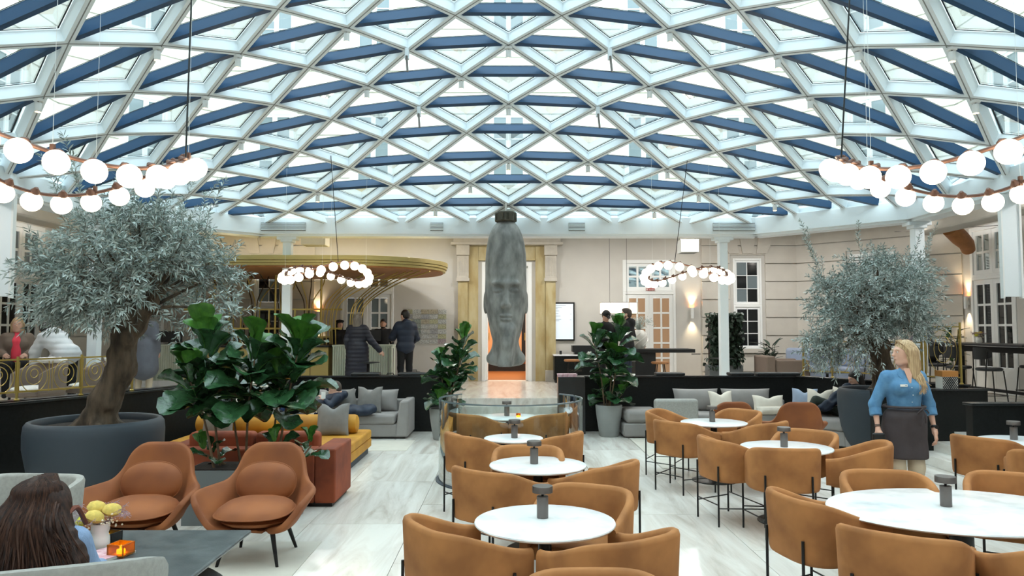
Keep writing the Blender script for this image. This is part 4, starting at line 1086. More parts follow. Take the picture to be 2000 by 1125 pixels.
for i, (px, py) in enumerate(((800,60),(1190,65),(825,205),(1160,205))):
    n = near_node(px, py)
    t = thing('vent_opener', 'white window opener arm on the glass roof, ' + ('upper left of the sculpture','upper right of the sculpture','lower left, above the sculpture','lower right, above the sculpture')[i], 'opener', n-Vector((0,.1,.17)))
    MB().box(-.03,-.03,-.14,.03,.03,.02).build('motor','roof_white',t,bevel=.006); MB().bar((0,-.04,-.1),(.02,-.07,-.34),.025,.02).build('arm','grey_metal',t)
# wall sconces: tube with glow above and below, each with its own two lamps
def sconce(label, p, nrm):
    t = thing('wall_sconce', label, 'sconce', p, group='up and down wall sconces')
    n = Vector(nrm)
    MB().lathe([(.032,-.13),(.04,-.13),(.04,.13),(.032,.13),(.032,.12),(0,.12),(0,-.12),(.032,-.12)], 24, c=n*.07).build('tube','white_paint',t,smooth=True)
    MB().bar(-n*.0, n*.04, .05, .1).build('bracket','white_paint',t)
    for s in (-1, 1):
        MB().lathe([(0,s*.122),(.028,s*.122)], 16, c=n*.07).build('bulb','lamp_glow',t)
        l = bpy.data.lights.new('sconce_lamp','SPOT'); l.energy = 7; l.color = (1,.78,.5); l.spot_size = R(75); l.spot_blend = .9; l.shadow_soft_size = .03
        o = bpy.data.objects.new('sconce_lamp', l); COL.objects.link(o); o.parent = t; o.location = n*.07 + Vector((0,0,s*.15)); o.rotation_euler = (0 if s < 0 else math.pi, 0, 0)
sconce('wall sconce glowing up and down beside the glazed doors', (4.69,18.9,2.25), (0,-1,0))
sconce('wall sconce glowing behind the brass bar rods', (-4.84,18.9,2.15), (0,-1,0))
sconce('wall sconce glowing on the right wall by the white door', (10,16.0,2.42), (-1,0,0))
sconce('wall sconce glowing on the left wall beside the olive tree', (-10,14.1,2.42), (1,0,0))
# fill lights added in the gallery ceiling to brighten its walls
DL = [(x,16.9) for x in (-6.4,-4.2,-2.1,0,2.1,4.2,6.4)] + [(s*8.5,y) for s in (-1,1) for y in (15.0,12.4,9.6,6.6,3.0)] + [(s*4,-2.2) for s in (-1,0,1)]
dlp = None
for i, (x, y) in enumerate(DL):
    lab = 'added fill light in the gallery ceiling, ' + (('first','second','third','fourth','fifth','sixth','seventh')[i] + ' from the left along the back wall' if i < 7 else ('left side, ' if x < 0 else 'right side, ') + ('first','second','third','fourth','fifth')[(i-7) % 5] + ' from the back' if i < 17 else ('left','centre','right')[i-17] + ' one behind the viewer')
    if dlp is None:
        dlp = thing('fill_light', lab, 'fill_light', (x,y,4.3), group='added gallery fill lights')
        MB().lathe([(.11,0),(.15,0),(.15,-.012),(.11,-.006)], 24).build('trim_ring','white_paint',dlp,smooth=True)
        MB().lathe([(0,-.002),(.11,-.002)], 20).build('diffuser','lamp_glow',dlp)
    else: copy_tree(dlp, (x,y,4.3), 0, lab)
    l = bpy.data.lights.new('fill_lamp','AREA'); l.shape = 'DISK'; l.size = .3; l.energy = 9; l.color = (1,.985,.96)
    o = bpy.data.objects.new('fill_lamp', l); COL.objects.link(o); o.location = (x,y,4.27)
# services hanging under the gallery ceiling
def hang_box(label, x, y, w, d, h, z):
    t = thing('ceiling_unit', label, 'air unit', (x,y,z)); MB().box(-w/2,-d/2,0,w/2,d/2,h).build('casing','white_paint',t,bevel=.01); MB().box(-w/2+.03,-d/2+.03,-.004,w/2-.03,d/2-.03,0).build('grille','planter_grey',t)
    for sx in (-1,1): MB().box(sx*w*.4-.01,-.01,h,sx*w*.4+.01,.01,4.3-z).build('hanger','grey_metal',t)
hang_box('white ceiling air unit above the brass canopy', -4.35, 16.6, .55, .4, .3, 3.72)
hang_box('white ceiling air unit above the glazed double doors', 4.2, 17.2, .42, .4, .3, 3.62)
for s, w in ((1,'right'),(-1,'left')):
    t = thing('white_screen', 'tall white hanging panel at the %s edge beside the gallery' % w, 'panel', (s*7.08,10.35,0))
    MB().box(-.12,-.02,2.3,.16 if s > 0 else .12,.02,3.75).build('panel','roof_white',t,bevel=.008); MB().box(-.14,-.035,2.28,-.12,.035,3.75).box(.12,-.035,2.28,.15,.035,3.75).build('edge','white_paint',t)
    t = thing('air_duct', 'beige fabric duct under the %s gallery ceiling' % w, 'duct', (s*8.7,0,0))
    MB().bar((0,15.4,3.98),(0,6.0,3.98),.5,.34).build('trunking','stone_course',t,bevel=.04)
    if s > 0: MB().tube([(.35,15.0,3.9),(.6,15.1,3.72),(.85,15.3,3.62),(.95,15.4,3.5)],[.17,.17,.15,.13],16).build('elbow','timber',t,smooth=True)
    MB().cyl((-.7,15.2,3.86),(.9,14.2,3.86),.006,5).build('tension_wire','grey_metal',t)

# ------------------------------------------------------------------ hanging sculpture (generic stone head)
sc = thing('hanging_head_sculpture', 'tall grey stone head sculpture hanging before the portal', 'sculpture', (-.05,14.35,0))
P = [E((0,0,3.05),(.40,.33,.93),k=.05), E((0,0,3.42),(.32,.28,.52),k=.12), E((0,-.02,2.50),(.40,.32,.75),k=.1), E((0,.0,2.05),(.33,.29,.5),k=.1),
     C((0,.02,2.0),(0,.02,1.50),.24,.24,k=.12), C((0,.02,1.55),(-.25,.03,1.28),.17,.13,k=.1), C((0,.02,1.55),(.25,.03,1.28),.17,.13,k=.1), C((0,0,1.5),(0,-.0,1.25),.2,.2,k=.1),
     E((0,-.31,2.72),(.26,.06,.05),k=.08),                                            # brow
     C((0,-.31,2.66),(0,-.37,2.32),.028,.055,k=.06), E((-.05,-.34,2.29),(.045,.045,.05),k=.04), E((.05,-.34,2.29),(.045,.045,.05),k=.04),  # nose
     E((-.15,-.33,2.60),(.105,.05,.07),k=.05,op=-1), E((.15,-.33,2.60),(.105,.05,.07),k=.05,op=-1),
     E((-.15,-.29,2.58),(.085,.045,.05),k=.02), E((.15,-.29,2.58),(.085,.045,.05),k=.02),
     E((0,-.32,2.10),(.12,.045,.035),k=.03), E((0,-.315,2.03),(.10,.05,.035),k=.03), C((-.1,-.345,2.067),(.1,-.345,2.067),.006,k=.02,op=-1),
     E((0,-.29,1.88),(.12,.07,.09),k=.07),
     E((-.39,.03,2.36),(.05,.10,.22),k=.02), E((.39,.03,2.36),(.05,.10,.22),k=.02), E((-.43,-.01,2.38),(.03,.05,.13),k=.03,op=-1), E((.43,-.01,2.38),(.03,.05,.13),k=.03,op=-1),
     C((.06,-.24,1.82),(-.02,-.22,1.16),.13,.14,k=.09), E((.03,-.34,1.62),(.10,.07,.20),k=.05),
     BX((0,0,1.0),(.8,.6,.13),.01,k=.02,op=-1)]
sdf_obj('stone_body', P, .014, 'stone_grey', sc, noise=lambda X,Y,Z: .004*np.sin(9*Z+3*X)*np.sin(7*X+2*Y) + .012*np.clip(1.25-Z,0,1)*np.sin(40*X)*np.sin(33*Y+1))
b = MB(); b.lathe([(0,3.93),(.2,3.93),(.215,3.95),(.215,4.10),(.2,4.13),(0,4.13)], 8); b.build('collar','bronze_band',sc,bevel=.01)
for a in range(8): MB().box(-.03,-.02,3.96,.03,.02,4.09).build('bolt_plate','bronze_band',sc).matrix_local = Matrix.Rotation(R(a*45+22.5),4,'Z') @ Matrix.Translation((.2,0,0)) @ Matrix.Rotation(R(90),4,'Z')
MB().cyl((0,0,4.12),(0,0,4.36),.02,8).build('hanger_rod','white_paint',sc,smooth=True)
# ------------------------------------------------------------------ brass bar canopy
cn = thing('brass_canopy', 'large rounded brass canopy over the reception bar', 'canopy', (-5.2,16.6,0))
def stadium(hl, r, n=40):
    return [(hl+r*math.sin(math.pi*i/n)-0, -r*math.cos(math.pi*i/n)) for i in range(n+1)] + [(-hl-r*math.sin(math.pi*i/n), r*math.cos(math.pi*i/n)) for i in range(n+1)]
for z0, z1, dr in ((3.12,3.17,-.05),(3.175,3.225,-.02),(3.23,3.32,0)): MB().prism(stadium(1.9,1.93+dr), z0, z1).build('band','brass_paint',cn,bevel=.006)
MB().prism(stadium(1.9,1.82), 3.09, 3.12).build('soffit','timber',cn)
rnd = random.Random(3)
def rod(pts, m): MB().tube(catmull(pts, 6), .013, 7).build('rod', m, cn, smooth=True)
XR = [-1.9,-1.25,-.65,-.05,.55]
for i, x in enumerate(XR):
    for j in range(4):
        a = -60+40*j + rnd.uniform(-8,8); dx, dy = math.sin(R(a))*rnd.uniform(.25,.5), rnd.choice((-1,1))*rnd.uniform(.15,.5)
        x0, y0 = x+.05*j-.07, .55+.03*(j%2)
        rod([(x0,y0,1.55),(x0,y0,2.1),(x0+dx*.1,y0,2.5),(x0+dx*.7,y0+dy*.4,2.85),(x0+dx,y0+dy,3.11)], 'brass' if j % 2 else 'brass_dark')
for j in range(10):
    x0 = 1.0+.07*j+(.25 if j > 4 else 0); y0 = .2+.05*(j%3); ex = 1.9+.18*j; ey = rnd.uniform(-1.0,.6)
    rod([(x0,y0,1.5),(x0,y0,2.15),(x0+.12*(ex-x0),y0,2.5),(x0+.55*(ex-x0),y0+(ey-y0)*.5,2.86),(ex,ey,3.08)], 'brass')
for x in (-1.55,-.15,.9): MB().cyl((x,.4,.6),(x,.4,3.1),.025,12).build('post','brass',cn,smooth=True)
for z in (2.30,1.86): MB().box(-2.3,.52,z-.02,1.35,.58,z+.02).build('rail','brass',cn)
for x in (-2.1,-1.6,-1.0,-.35,.25,.85): MB().box(x,.53,.6,x+.03,.57,2.3).build('upright','brass',cn)
# bar counter with brass front and things on the back shelf
ct = thing('brass_bar_counter', 'brass-fronted bar counter behind the fig leaves', 'counter', (-5.5,16.6,ZU))
MB().box(-1.6,-.3,0,1.55,.3,.92).build('front','brass_paint',ct,bevel=.008)
MB().box(-1.66,-.36,.92,1.58,.36,.96).build('counter_top','black_cap',ct,bevel=.006)
for x in (-1.05,-.5,.05,.6,1.15): MB().box(x,-.306,.04,x+.012,-.3,.9).build('joint','brass_dark',ct)
sh = thing('back_shelf', 'dark back shelf unit behind the bar rods', 'shelf', (-5.6,18.5,ZU))
MB().box(-1.5,-.2,0,1.9,.2,1.1).build('cabinet','brass_dark',sh); MB().box(-1.55,-.23,1.1,1.95,.23,1.14).build('shelf_board','brass_paint',sh)
for i in range(9):
    x = -6.9+.27*i+.06*math.sin(i*2.3)
    b = thing('bottle', ('first','second','third','fourth','fifth','sixth','seventh','eighth','ninth')[i] + ' dark bottle from the left on the back shelf behind the bar', 'bottle', (x,18.45,ZU+1.14), group='bottles on the back shelf'); h = .26+.05*((i*7)%3)
    MB().lathe([(0,0),(.038,0),(.04,.01),(.04,h*.6),(.014,h*.8),(.014,h),(0,h)],12).build('body','smoke_glass',b,smooth=True); MB().lathe([(.016,h-.03),(.016,h+.008),(0,h+.008)],10).build('cap','brass',b)
def desk(name, label, x0, x1, y0, d, h=.97):
    t = thing(name, label, 'desk', ((x0+x1)/2, y0+d/2, ZU)); w = x1-x0; n = int(w/.05)
    MB().box(-w/2+.02,-d/2+.02,0,w/2-.02,d/2-.02,h-.03).build('core','fluted_marble',t); MB().box(-w/2-.01,-d/2-.01,h-.035,w/2+.01,d/2+.01,h).build('top','fluted_marble',t,bevel=.006)
    for i in range(n):
        x = -w/2+(i+.5)*w/n; MB().cyl((x,-d/2+.018,.15),(x,-d/2+.018,h-.036),w/n*.5,10).build('flute','fluted_marble',t,smooth=True)
    MB().box(-w/2,-d/2,0,w/2,d/2,.15).build('plinth','table_marble',t)
    return t
desk('reception_desk','fluted pale green marble reception desk below the brass canopy end', -3.86,-2.55,16.3,.6)
desk('reception_desk','fluted white reception desk left of the fig leaves', -8.5,-7.35,16.9,.6)
# point of sale screens on the desks
mo = thing('desk_monitor','black desk monitor on the fluted reception desk, seen from behind','monitor',(-3.05,16.7,ZU+.97)); MB().box(-.17,-.012,.08,.17,.012,.33).build('screen','leather_black',mo,bevel=.005); MB().box(-.02,-.01,0,.02,.03,.1).box(-.08,-.06,0,.08,.08,.01).build('stand','black_metal',mo)
mo = thing('desk_monitor','black desk monitor on the fluted white desk','monitor',(-7.85,17.2,ZU+.97)); MB().box(-.3,-.012,.04,.3,.012,.3).build('screen','leather_black',mo,bevel=.005); MB().box(-.02,-.01,0,.02,.03,.1).box(-.08,-.06,0,.08,.08,.01).build('stand','black_metal',mo)
# framed grid of small prints
ar = thing('print_grid','grid of small patterned prints mounted on the plaster wall','artwork',(-2.12,18.89,1.91))
tones = [(168,174,168),(188,190,186),(172,158,160),(184,184,150),(146,156,148),(194,196,192),(166,168,170),(180,172,150)]
for i, c in enumerate(tones): mat('print_%d' % i, c, .7, var=.45, vscale=60, col2=tuple(int(q*.72) for q in c), vcon=(.45,.5))
for i in range(5):
    for j in range(7):
        x, z = (i-2)*.216, (j-3)*.126; MB().box(x-.104,-.012,z-.056,x+.104,0,z+.056).build('print','print_%d' % rnd.choice((0,1,1,2,3,4,5,5,5,6,7)),ar)
MB().box(-.56,0,-.46,.56,.006,.46).build('backing','wall_plaster',ar)
# wall screen
ws = thing('menu_screen','bright menu screen in a black frame right of the portal','screen',(1.395,18.89,2.04))
MB().box(-.295,-.05,-.49,.295,0,.49).build('frame','black_metal',ws,bevel=.006); MB().box(-.255,-.054,-.45,.255,-.05,.45).build('display','screen_white',ws)
tx = MB()
for z, w, x in ((.41,.30,-.23),(.36,.2,-.23),(.325,.09,-.23),(.27,.13,-.23),(.2,.11,-.23),(.14,.16,-.23),(.11,.05,-.23),(.05,.18,-.23),(.02,.13,-.23),(.34,.03,.18),(.19,.03,.18),(.04,.04,.17)): tx.box(x,-.0555,z-.005,x+w,-.054,z+.005)
tx.build('text_lines','screen_text',ws)
def text(body, size, m, parent, M, name='lettering', ext=.001):
    cu = bpy.data.curves.new(name,'FONT'); cu.body = body; cu.size = size; cu.align_x = 'CENTER'; cu.align_y = 'CENTER'; cu.extrude = ext
    tmp = bpy.data.objects.new(name+'_tmp', cu); COL.objects.link(tmp); bpy.context.view_layer.update()
    me = bpy.data.meshes.new_from_object(tmp.evaluated_get(bpy.context.evaluated_depsgraph_get())); bpy.data.objects.remove(tmp); bpy.data.curves.remove(cu)
    me.materials.clear(); me.materials.append(MATS[m])
    o = bpy.data.objects.new(name, me); COL.objects.link(o); o.parent = parent; o.matrix_local = M; return o
RX = Matrix.Rotation(R(90),4,'X')
es = thing('exit_sign','small dark red exit sign above the glazed double doors','sign',(3.63,18.87,2.86))
MB().box(-.115,-.02,-.03,.115,0,.03).build('plate','sign_red',es,bevel=.003); text('Nødudgang',.036,'sign_white',es,Matrix.Translation((.025,-.0215,-.002)) @ RX)
MB().box(-.1,-.022,-.018,-.075,-.02,.018).build('pictogram','sign_white',es)
# bar corner right of the portal
sb = thing('black_sideboard','black sideboard with lettering against the wall right of the portal','sideboard',(1.75,18.5,ZU))
MB().box(-.62,-.3,.06,.62,.3,.66).build('body','black_stone',sb,bevel=.004); MB().box(-.64,-.32,.66,.64,.32,.69).build('top','table_marble',sb); MB().box(-.6,-.28,0,.6,.28,.06).build('plinth','black_metal',sb)
text('DAY BAR',.075,'bronze_band',sb,Matrix.Translation((-.1,-.302,.3)) @ RX)
c2 = thing('espresso_machine','black low espresso counter unit on the sideboard','machine',(2.0,18.5,ZU+.69)); MB().box(-.42,-.2,.06,.35,.2,.22).build('body','leather_black',c2,bevel=.01); MB().box(-.36,-.16,0,.3,.16,.06).build('foot','black_metal',c2)
tag(MB().lathe([(0,0),(.03,0),(.03,.09),(0,.09)],14).build('canister','leather_black',loc=(1.3,18.45,ZU+.69),smooth=True),'small black canister on the left end of the sideboard','canister')
bt = thing('bar_table','tall black slab bar table before the glazed double doors','table',(3.35,16.6,ZU))
MB().box(-1.1,-.35,.80,.75,.35,.88).build('slab','leather_black',bt,bevel=.006); MB().box(-.55,-.25,0,-.1,.25,.80).build('pedestal','leather_black',bt); MB().cyl((.75,0,.76),(.95,0,.76),.01,6).build('rail','black_metal',bt)
def stool(label, x, y, wood=True):
    t = thing('bar_stool', label, 'stool', (x,y,ZU)); MB().lathe([(0,.58),(.17,.58),(.19,.6),(.18,.625),(0,.63)],28).build('seat','timber' if wood else 'leather_black',t,smooth=True)
    for a in (45,135,225,315): MB().tube([(.1*math.cos(R(a)),.1*math.sin(R(a)),.59),(.19*math.cos(R(a)),.19*math.sin(R(a)),0)],.011,8).build('leg','black_metal',t,smooth=True)
stool('round wooden bar stool before the glazed doors', 3.22,15.75); stool('round wooden bar stool before the lettered sideboard', 1.45,16.9)
lb_ = thing('light_box_sign','glowing white hanging light box sign above the bar','sign',(2.56,17.2,2.33))
MB().box(-.40,-.2,-.125,.40,.2,.125).build('diffuser','light_box',lb_)
fr = MB()
for x in (-.41,-.21,.21,.40): fr.box(x,-.21,-.13,x+.01,-.2,.13)
for z in (-.135,.125): fr.box(-.41,-.21,z,.41,.21,z+.01)
fr.build('frame','brass_dark',lb_); text('A I U A K',.07,'screen_text',lb_,Matrix.Translation((.0,-.203,.055)) @ RX)
for x in (-.2,.2): MB().cyl((x,0,.13),(x,0,4.3-2.33),.004,5).build('wire','black_metal',lb_)
bv = thing('tall_white_vase','big white swirled vase of dry grasses on the bar table','vase',(2.93,16.6,ZU+.88))
MB().lathe([(0,0),(.1,0),(.13,.03),(.16,.14),(.19,.26),(.15,.36),(.09,.42),(.08,.42),(.12,.34),(0,.3)],28).build('pot','ceramic',bv,smooth=True)
for q in range(5): MB().tube([((.15+.04*math.sin(3*t))*math.cos(2.2*t+q*1.256), (.15+.04*math.sin(3*t))*math.sin(2.2*t+q*1.256), .05+.3*t) for t in [i/10 for i in range(11)]], .012, 6).build('ridge','ceramic',bv,smooth=True)
mb = MB()
for q in range(60):
    a, l = rnd.uniform(0,6.28), rnd.uniform(.1,.34); e = Vector((l*math.cos(a), l*math.sin(a)*.6, .42+rnd.uniform(.05,.28))); mb.tube([(0,0,.36), e*.5+Vector((0,0,.28)), e], .003, 4)
    for j in range(5): p = e+Vector((rnd.uniform(-.04,.04),rnd.uniform(-.04,.04),rnd.uniform(-.05,.03))); mb.lathe([(0,-.012),(.01,0),(0,.012)],5,c=p)
o = mb.build('dry_grass','olive_leaf',bv); o['kind'] = 'stuff'
# leather seat pads and boxes on the parapet tops
for lab, x, y, a in (('black leather seat pad on the parapet below the long coat',-2.6,13.6,0),('black leather seat pad on the parapet below the puffer jacket',-1.75,13.6,0),('black leather seat pad at the stair end of the left parapet',-1.22,13.6,0),
                     ('black leather seat pad on the parapet below the glazed doors',2.95,13.6,0),('black leather seat pad on the parapet below the ivy planter',4.25,13.6,0),('black leather seat pad on the parapet left of the armchair',4.75,13.6,0),('black leather seat pad on the parapet right of the ivy planter',5.12,13.6,-6)):
    w = .24 if x in (-1.22,) else (.22 if x > 4 else .26)
    tag(MB().box(-w,-.14,0,w,.14,.055).build('seat_pad','leather_black',smooth=True,bevel=.02,seg=3,loc=(x,y,ZP),rotz=R(a)), lab, 'seat pad', 'leather seat pads')
hs = thing('host_stand','dark plinth with pink menu folders at the stair top','plinth',(1.12,13.3,0)); MB().box(-.24,-.16,0,.24,.16,1.0).build('body','black_cap',hs,bevel=.004)
for i in range(4): tag(MB().box(-.17,-.11,0,.17,.11,.012).build('menu_folder','paper_pink',loc=(1.05,13.3,1.0+.0125*i),rotz=R(2*i-3)), ('bottom','second lowest','second highest','topmost')[i] + ' pink menu folder in the pile on the dark plinth', 'menu', 'pink menu folders')
# small tall tables with round tops on the gallery
def gallery_table(label, x, y, h=.72, r=.3):
    t = thing('pedestal_table', label, 'table', (x,y,ZU)); MB().lathe([(0,h-.03),(r*.3,h-.03),(r,h-.01),(r,h),(0,h)],32).build('tabletop','leather_black',t,smooth=True); MB().lathe([(.028,.01),(.028,h-.02)],14).build('stem','black_metal',t,smooth=True); MB().lathe([(.2,0),(.2,.01),(.03,.02)],28).build('base','black_metal',t,smooth=True)
gallery_table('black round pedestal table beside the long coat woman', -2.75, 14.6, .67, .22); gallery_table('black round pedestal table before the ivy planter', 4.55, 15.8, .70, .24)
# sitting group on the right gallery
s = thing('taupe_armchair','taupe boxy armchair on the gallery behind the parapet','armchair',(6.0,16.2,ZU))
rbox('base','cloth_taupe',s,-.42,-.4,.05,.42,.4,.36,.03); rbox('backrest','cloth_taupe',s,-.5,-.42,.05,-.3,.42,.74,.04); rbox('armrest','cloth_taupe',s,-.3,-.45,.05,.42,-.3,.66,.04); rbox('armrest','cloth_taupe',s,-.3,.3,.05,.42,.45,.66,.04)
s = thing('blue_sofa','blue-grey sofa along the gallery wall behind the olive tree','sofa',(7.3,17.3,ZU),R(-46))
rbox('base','cushion_blue',s,-1.0,-.4,.05,1.0,.4,.34,.03); rbox('seat_cushion','cushion_blue',s,-1.0,-.42,.34,1.0,.25,.46,.04); rbox('back_cushion','cushion_blue',s,-.98,.2,.44,-.02,.42,.86,.08); rbox('back_cushion','cushion_blue',s,.02,.2,.44,.98,.42,.86,.08)
gallery_table('low wide dark table before the blue-grey sofa', 6.75, 15.7, .42, .45)
# tall communal table and stools, right gallery
tt = thing('communal_table','long black tall table on the right gallery','table',(8.72,13.35,ZU))
MB().box(-.38,-1.35,1.02,.38,1.3,1.06).build('tabletop','leather_black',tt,bevel=.004)
for y in (-1.0,.95): MB().box(-.06,y-.06,0,.06,y+.06,1.02).build('leg','black_metal',tt)
MB().box(-.03,-1.0,.2,.03,.95,.25).build('foot_rail','black_metal',tt); MB().box(-.05,-1.0,.9,.05,.95,1.0).build('apron','black_metal',tt)
def counter_stool():
    t = thing('counter_stool','x','stool',group='black counter stools')
    MB().lathe([(0,.62),(.18,.62),(.2,.635),(.2,.66),(.18,.672),(0,.675)],28).build('seat','leather_black',t,smooth=True)
    rows = []
    for i in range(17):
        a = R(200+140*i/16); c, s_ = math.cos(a), math.sin(a); e = 1-abs(i/8-1)**4*.5
        rows.append([(.23*c,.2*s_,.91-.1*e),(.245*c,.215*s_,.91-.1*e),(.25*c,.22*s_,.91+.1*e),(.235*c,.205*s_,.91+.1*e)])
    mb = MB(); mb.grid(rows, closed=True); mb.f += [(0,1,2,3),(64,67,66,65)]; mb.mi += [0,0]; mb.build('backrest','leather_black',t,smooth=True)
    for sx in (-1,1):
        MB().tube([(sx*.16,.14,.63),(sx*.2,.19,0)],.01,8).build('leg','black_metal',t,smooth=True)
        MB().tube([(sx*.22,-.14,.95),(sx*.19,-.15,.65),(sx*.21,-.2,0)],.01,8).build('leg','black_metal',t,smooth=True)
    for a,b in (((-.2,.18),(.2,.18)),((-.2,-.19),(.2,-.19)),((-.2,.18),(-.2,-.19)),((.2,.18),(.2,-.19))): MB().cyl((*a,.22),(*b,.22),.008,6).build('footrest','black_metal',t)
    return t
cs = counter_stool()
for i, (x,y,a,lab) in enumerate(((8.05,13.9,-80,'black counter stool at the far end of the tall table'),(8.0,13.15,-84,'black counter stool in the middle of the tall table'),(8.05,12.4,-95,'black counter stool at the near end of the tall table'),(7.35,14.7,-60,'black counter stool behind the brass screen'),(9.35,13.2,90,'black counter stool on the far side of the tall table'))):
    if i == 0: cs.location = (x,y,ZU); cs.rotation_euler.z = R(a); cs['label'] = lab
    else: copy_tree(cs,(x,y,ZU),R(a),lab)
fv = thing('flower_vase','small white vase of yellow flowers on the tall black table','vase',(8.85,13.9,ZU+1.06)); MB().lathe([(0,0),(.05,0),(.06,.03),(.05,.09),(.035,.11),(.03,.11),(0,.08)],20).build('pot','ceramic',fv,smooth=True); dried_bouquet(fv, rnd, .12, .16)
tb2 = thing('tall_table','black tall table before the man in the grey shirt','table',(7.75,15.2,ZU)); MB().box(-.5,-.35,.98,.5,.35,1.02).build('tabletop','leather_black',tb2); MB().box(-.05,-.05,0,.05,.05,.98).build('stem','black_metal',tb2)
# brass balustrades with scroll work on the parapet tops
def balustrade(label, pts, h, loops=True):
    t = thing('brass_balustrade', label, 'balustrade', (*pts[0], ZP)); o = Vector((*pts[0],0))
    for p in pts:
        q = Vector((*p,0))-o; MB().cyl(q, q+Vector((0,0,h)), .016, 10).build('post','brass',t,smooth=True); MB().lathe([(.03,0),(.03,.012),(.016,.02)],14,c=q).build('foot','brass',t)
    for a, b in zip(pts[:-1], pts[1:]):
        a = Vector((*a,0))-o; b = Vector((*b,0))-o; d = b-a; L = d.length; d.normalize()
        for z in (.1, h*.93): MB().bar(a+Vector((0,0,z)), b+Vector((0,0,z)), .016, .02).build('rail','brass',t)
        n = max(1, int(L/.34))
        for i in range(n):
            c = a+d*(L*(i+.5)/n)+Vector((0,0,h*.52)); rx, rz = L/n*.4, h*.36
            for f in (1,.62,.28): MB().tube([c+d*(rx*f*math.cos(2*math.pi*k/24))+Vector((0,0,rz*f*math.sin(2*math.pi*k/24)+(1-f)*rz*.3)) for k in range(24)], .005, 5, closed=True).build('scroll','brass',t,smooth=True)
            for s_ in (-1,1): MB().tube([c+d*(s_*rx*1.1)+Vector((0,0,-rz)), c+d*(s_*rx*1.15), c+d*(s_*rx*1.1)+Vector((0,0,rz))], .005, 5).build('spindle','brass',t)
    return t
balustrade('brass scrollwork balustrade on the left black parapet', [(-6.2,8.05),(-5.86,8.9),(-5.5,9.6),(-5.2,10.3)], .52)
balustrade('brass scrollwork screen beside the right olive trunk', [(5.35,13.45),(5.68,13.0),(6.1,12.4),(6.62,11.85)], .68)
tag(balustrade('brass scrollwork end screen behind the blonde waitress', [(6.62,11.75),(7.0,11.45)], .95), 'brass scrollwork end screen behind the blonde waitress', 'balustrade')
# luggage at the desk
def suitcase(label, x, y, w, h, d, handle=0, a=0):
    t = thing('suitcase', label, 'suitcase', (x,y,ZU), R(a)); MB().box(-w/2,-d/2,.03,w/2,d/2,h).build('shell','suitcase',t,smooth=True,bevel=.03,seg=3,angle=50)
    for sx in (-1,1): MB().cyl((sx*w*.35,-d*.3,.025),(sx*w*.35,-d*.3+.03,.025),.025,10).build('wheel','black_metal',t)
    MB().tube([(-.07,0,h-.01),(-.06,0,h+.035),(.06,0,h+.035),(.07,0,h-.01)],.01,6).build('grip','black_metal',t,smooth=True)
    if handle:
        MB().tube([(-.05,d/2-.02,h-.05),(-.05,d/2-.02,handle),(.05,d/2-.02,handle),(.05,d/2-.02,h-.05)],.008,6).build('telescopic_handle','grey_metal',t)
suitcase('black wheeled case with raised handle beside the long coat', -2.42, 15.25, .5, .38, .24, .92, 5); suitcase('dark suitcase behind the man in the puffer jacket', -2.0, 15.7, .3, .42, .22, 0, 10)
# ------------------------------------------------------------------ plants
def raw_mesh(name, V, F, m):
    me = bpy.data.meshes.new(name); n = F.shape[1]
    me.vertices.add(len(V)); me.vertices.foreach_set('co', np.asarray(V, np.float32).ravel())
    me.loops.add(F.size); me.loops.foreach_set('vertex_index', F.astype(np.int32).ravel())
    me.polygons.add(len(F)); me.polygons.foreach_set('loop_start', np.arange(0, F.size, n, dtype=np.int32))
    me.update(calc_edges=True); me.materials.append(MATS[m]); return me
def leaf_cloud(P, D, L, Wd, rng, droop=.15):
    """folded six-point leaves: P bases, D unit directions, L lengths, Wd widths"""
    n = len(P); r = rng.normal(size=(n,3)); S = np.cross(D, r); S /= np.linalg.norm(S,axis=1)[:,None]; U = np.cross(S, D)
    L = L[:,None]; Wd = Wd[:,None]
    tip = P + D*L - np.array([0,0,1])*L*droop
    m1 = P + D*L*.35 + U*Wd*.25; m2 = P + D*L*.7 - np.array([0,0,1])*L*droop*.5 + U*Wd*.2
    a1 = P + D*L*.35 + S*Wd*.5 ; b1 = P + D*L*.35 - S*Wd*.5
    a2 = P + D*L*.72 + S*Wd*.4 - np.array([0,0,1])*L*droop*.5; b2 = P + D*L*.72 - S*Wd*.4 - np.array([0,0,1])*L*droop*.5
    V = np.stack([P, a1, a2, tip, b2, b1], 1).reshape(-1,3); o = (np.arange(n)*6)[:,None]
    F = np.concatenate([o+np.array([[0,1,2,3]]), o+np.array([[0,3,4,5]])])
    return V, F
def big_pot(label, x, y, R_, H):
    t = thing('blue_planter', label, 'planter', (x,y,0))
    pr = [(0,0),(.62,0),(.70,.02),(.82,.16),(.93,.38),(.995,.66),(1.0,.84),(.985,.95),(.95,.99),(.91,1.0),(.88,.985),(.87,.93),(.87,.90),(0,.90)]
    MB().lathe([(r*R_, z*H) for r, z in pr], 56).build('pot','planter_blue',t,smooth=True,angle=70)
    MB().lathe([(0,.915*H),(.5*R_,.92*H),(.868*R_,.905*H)],40).build('soil','soil',t,smooth=True)
    return t
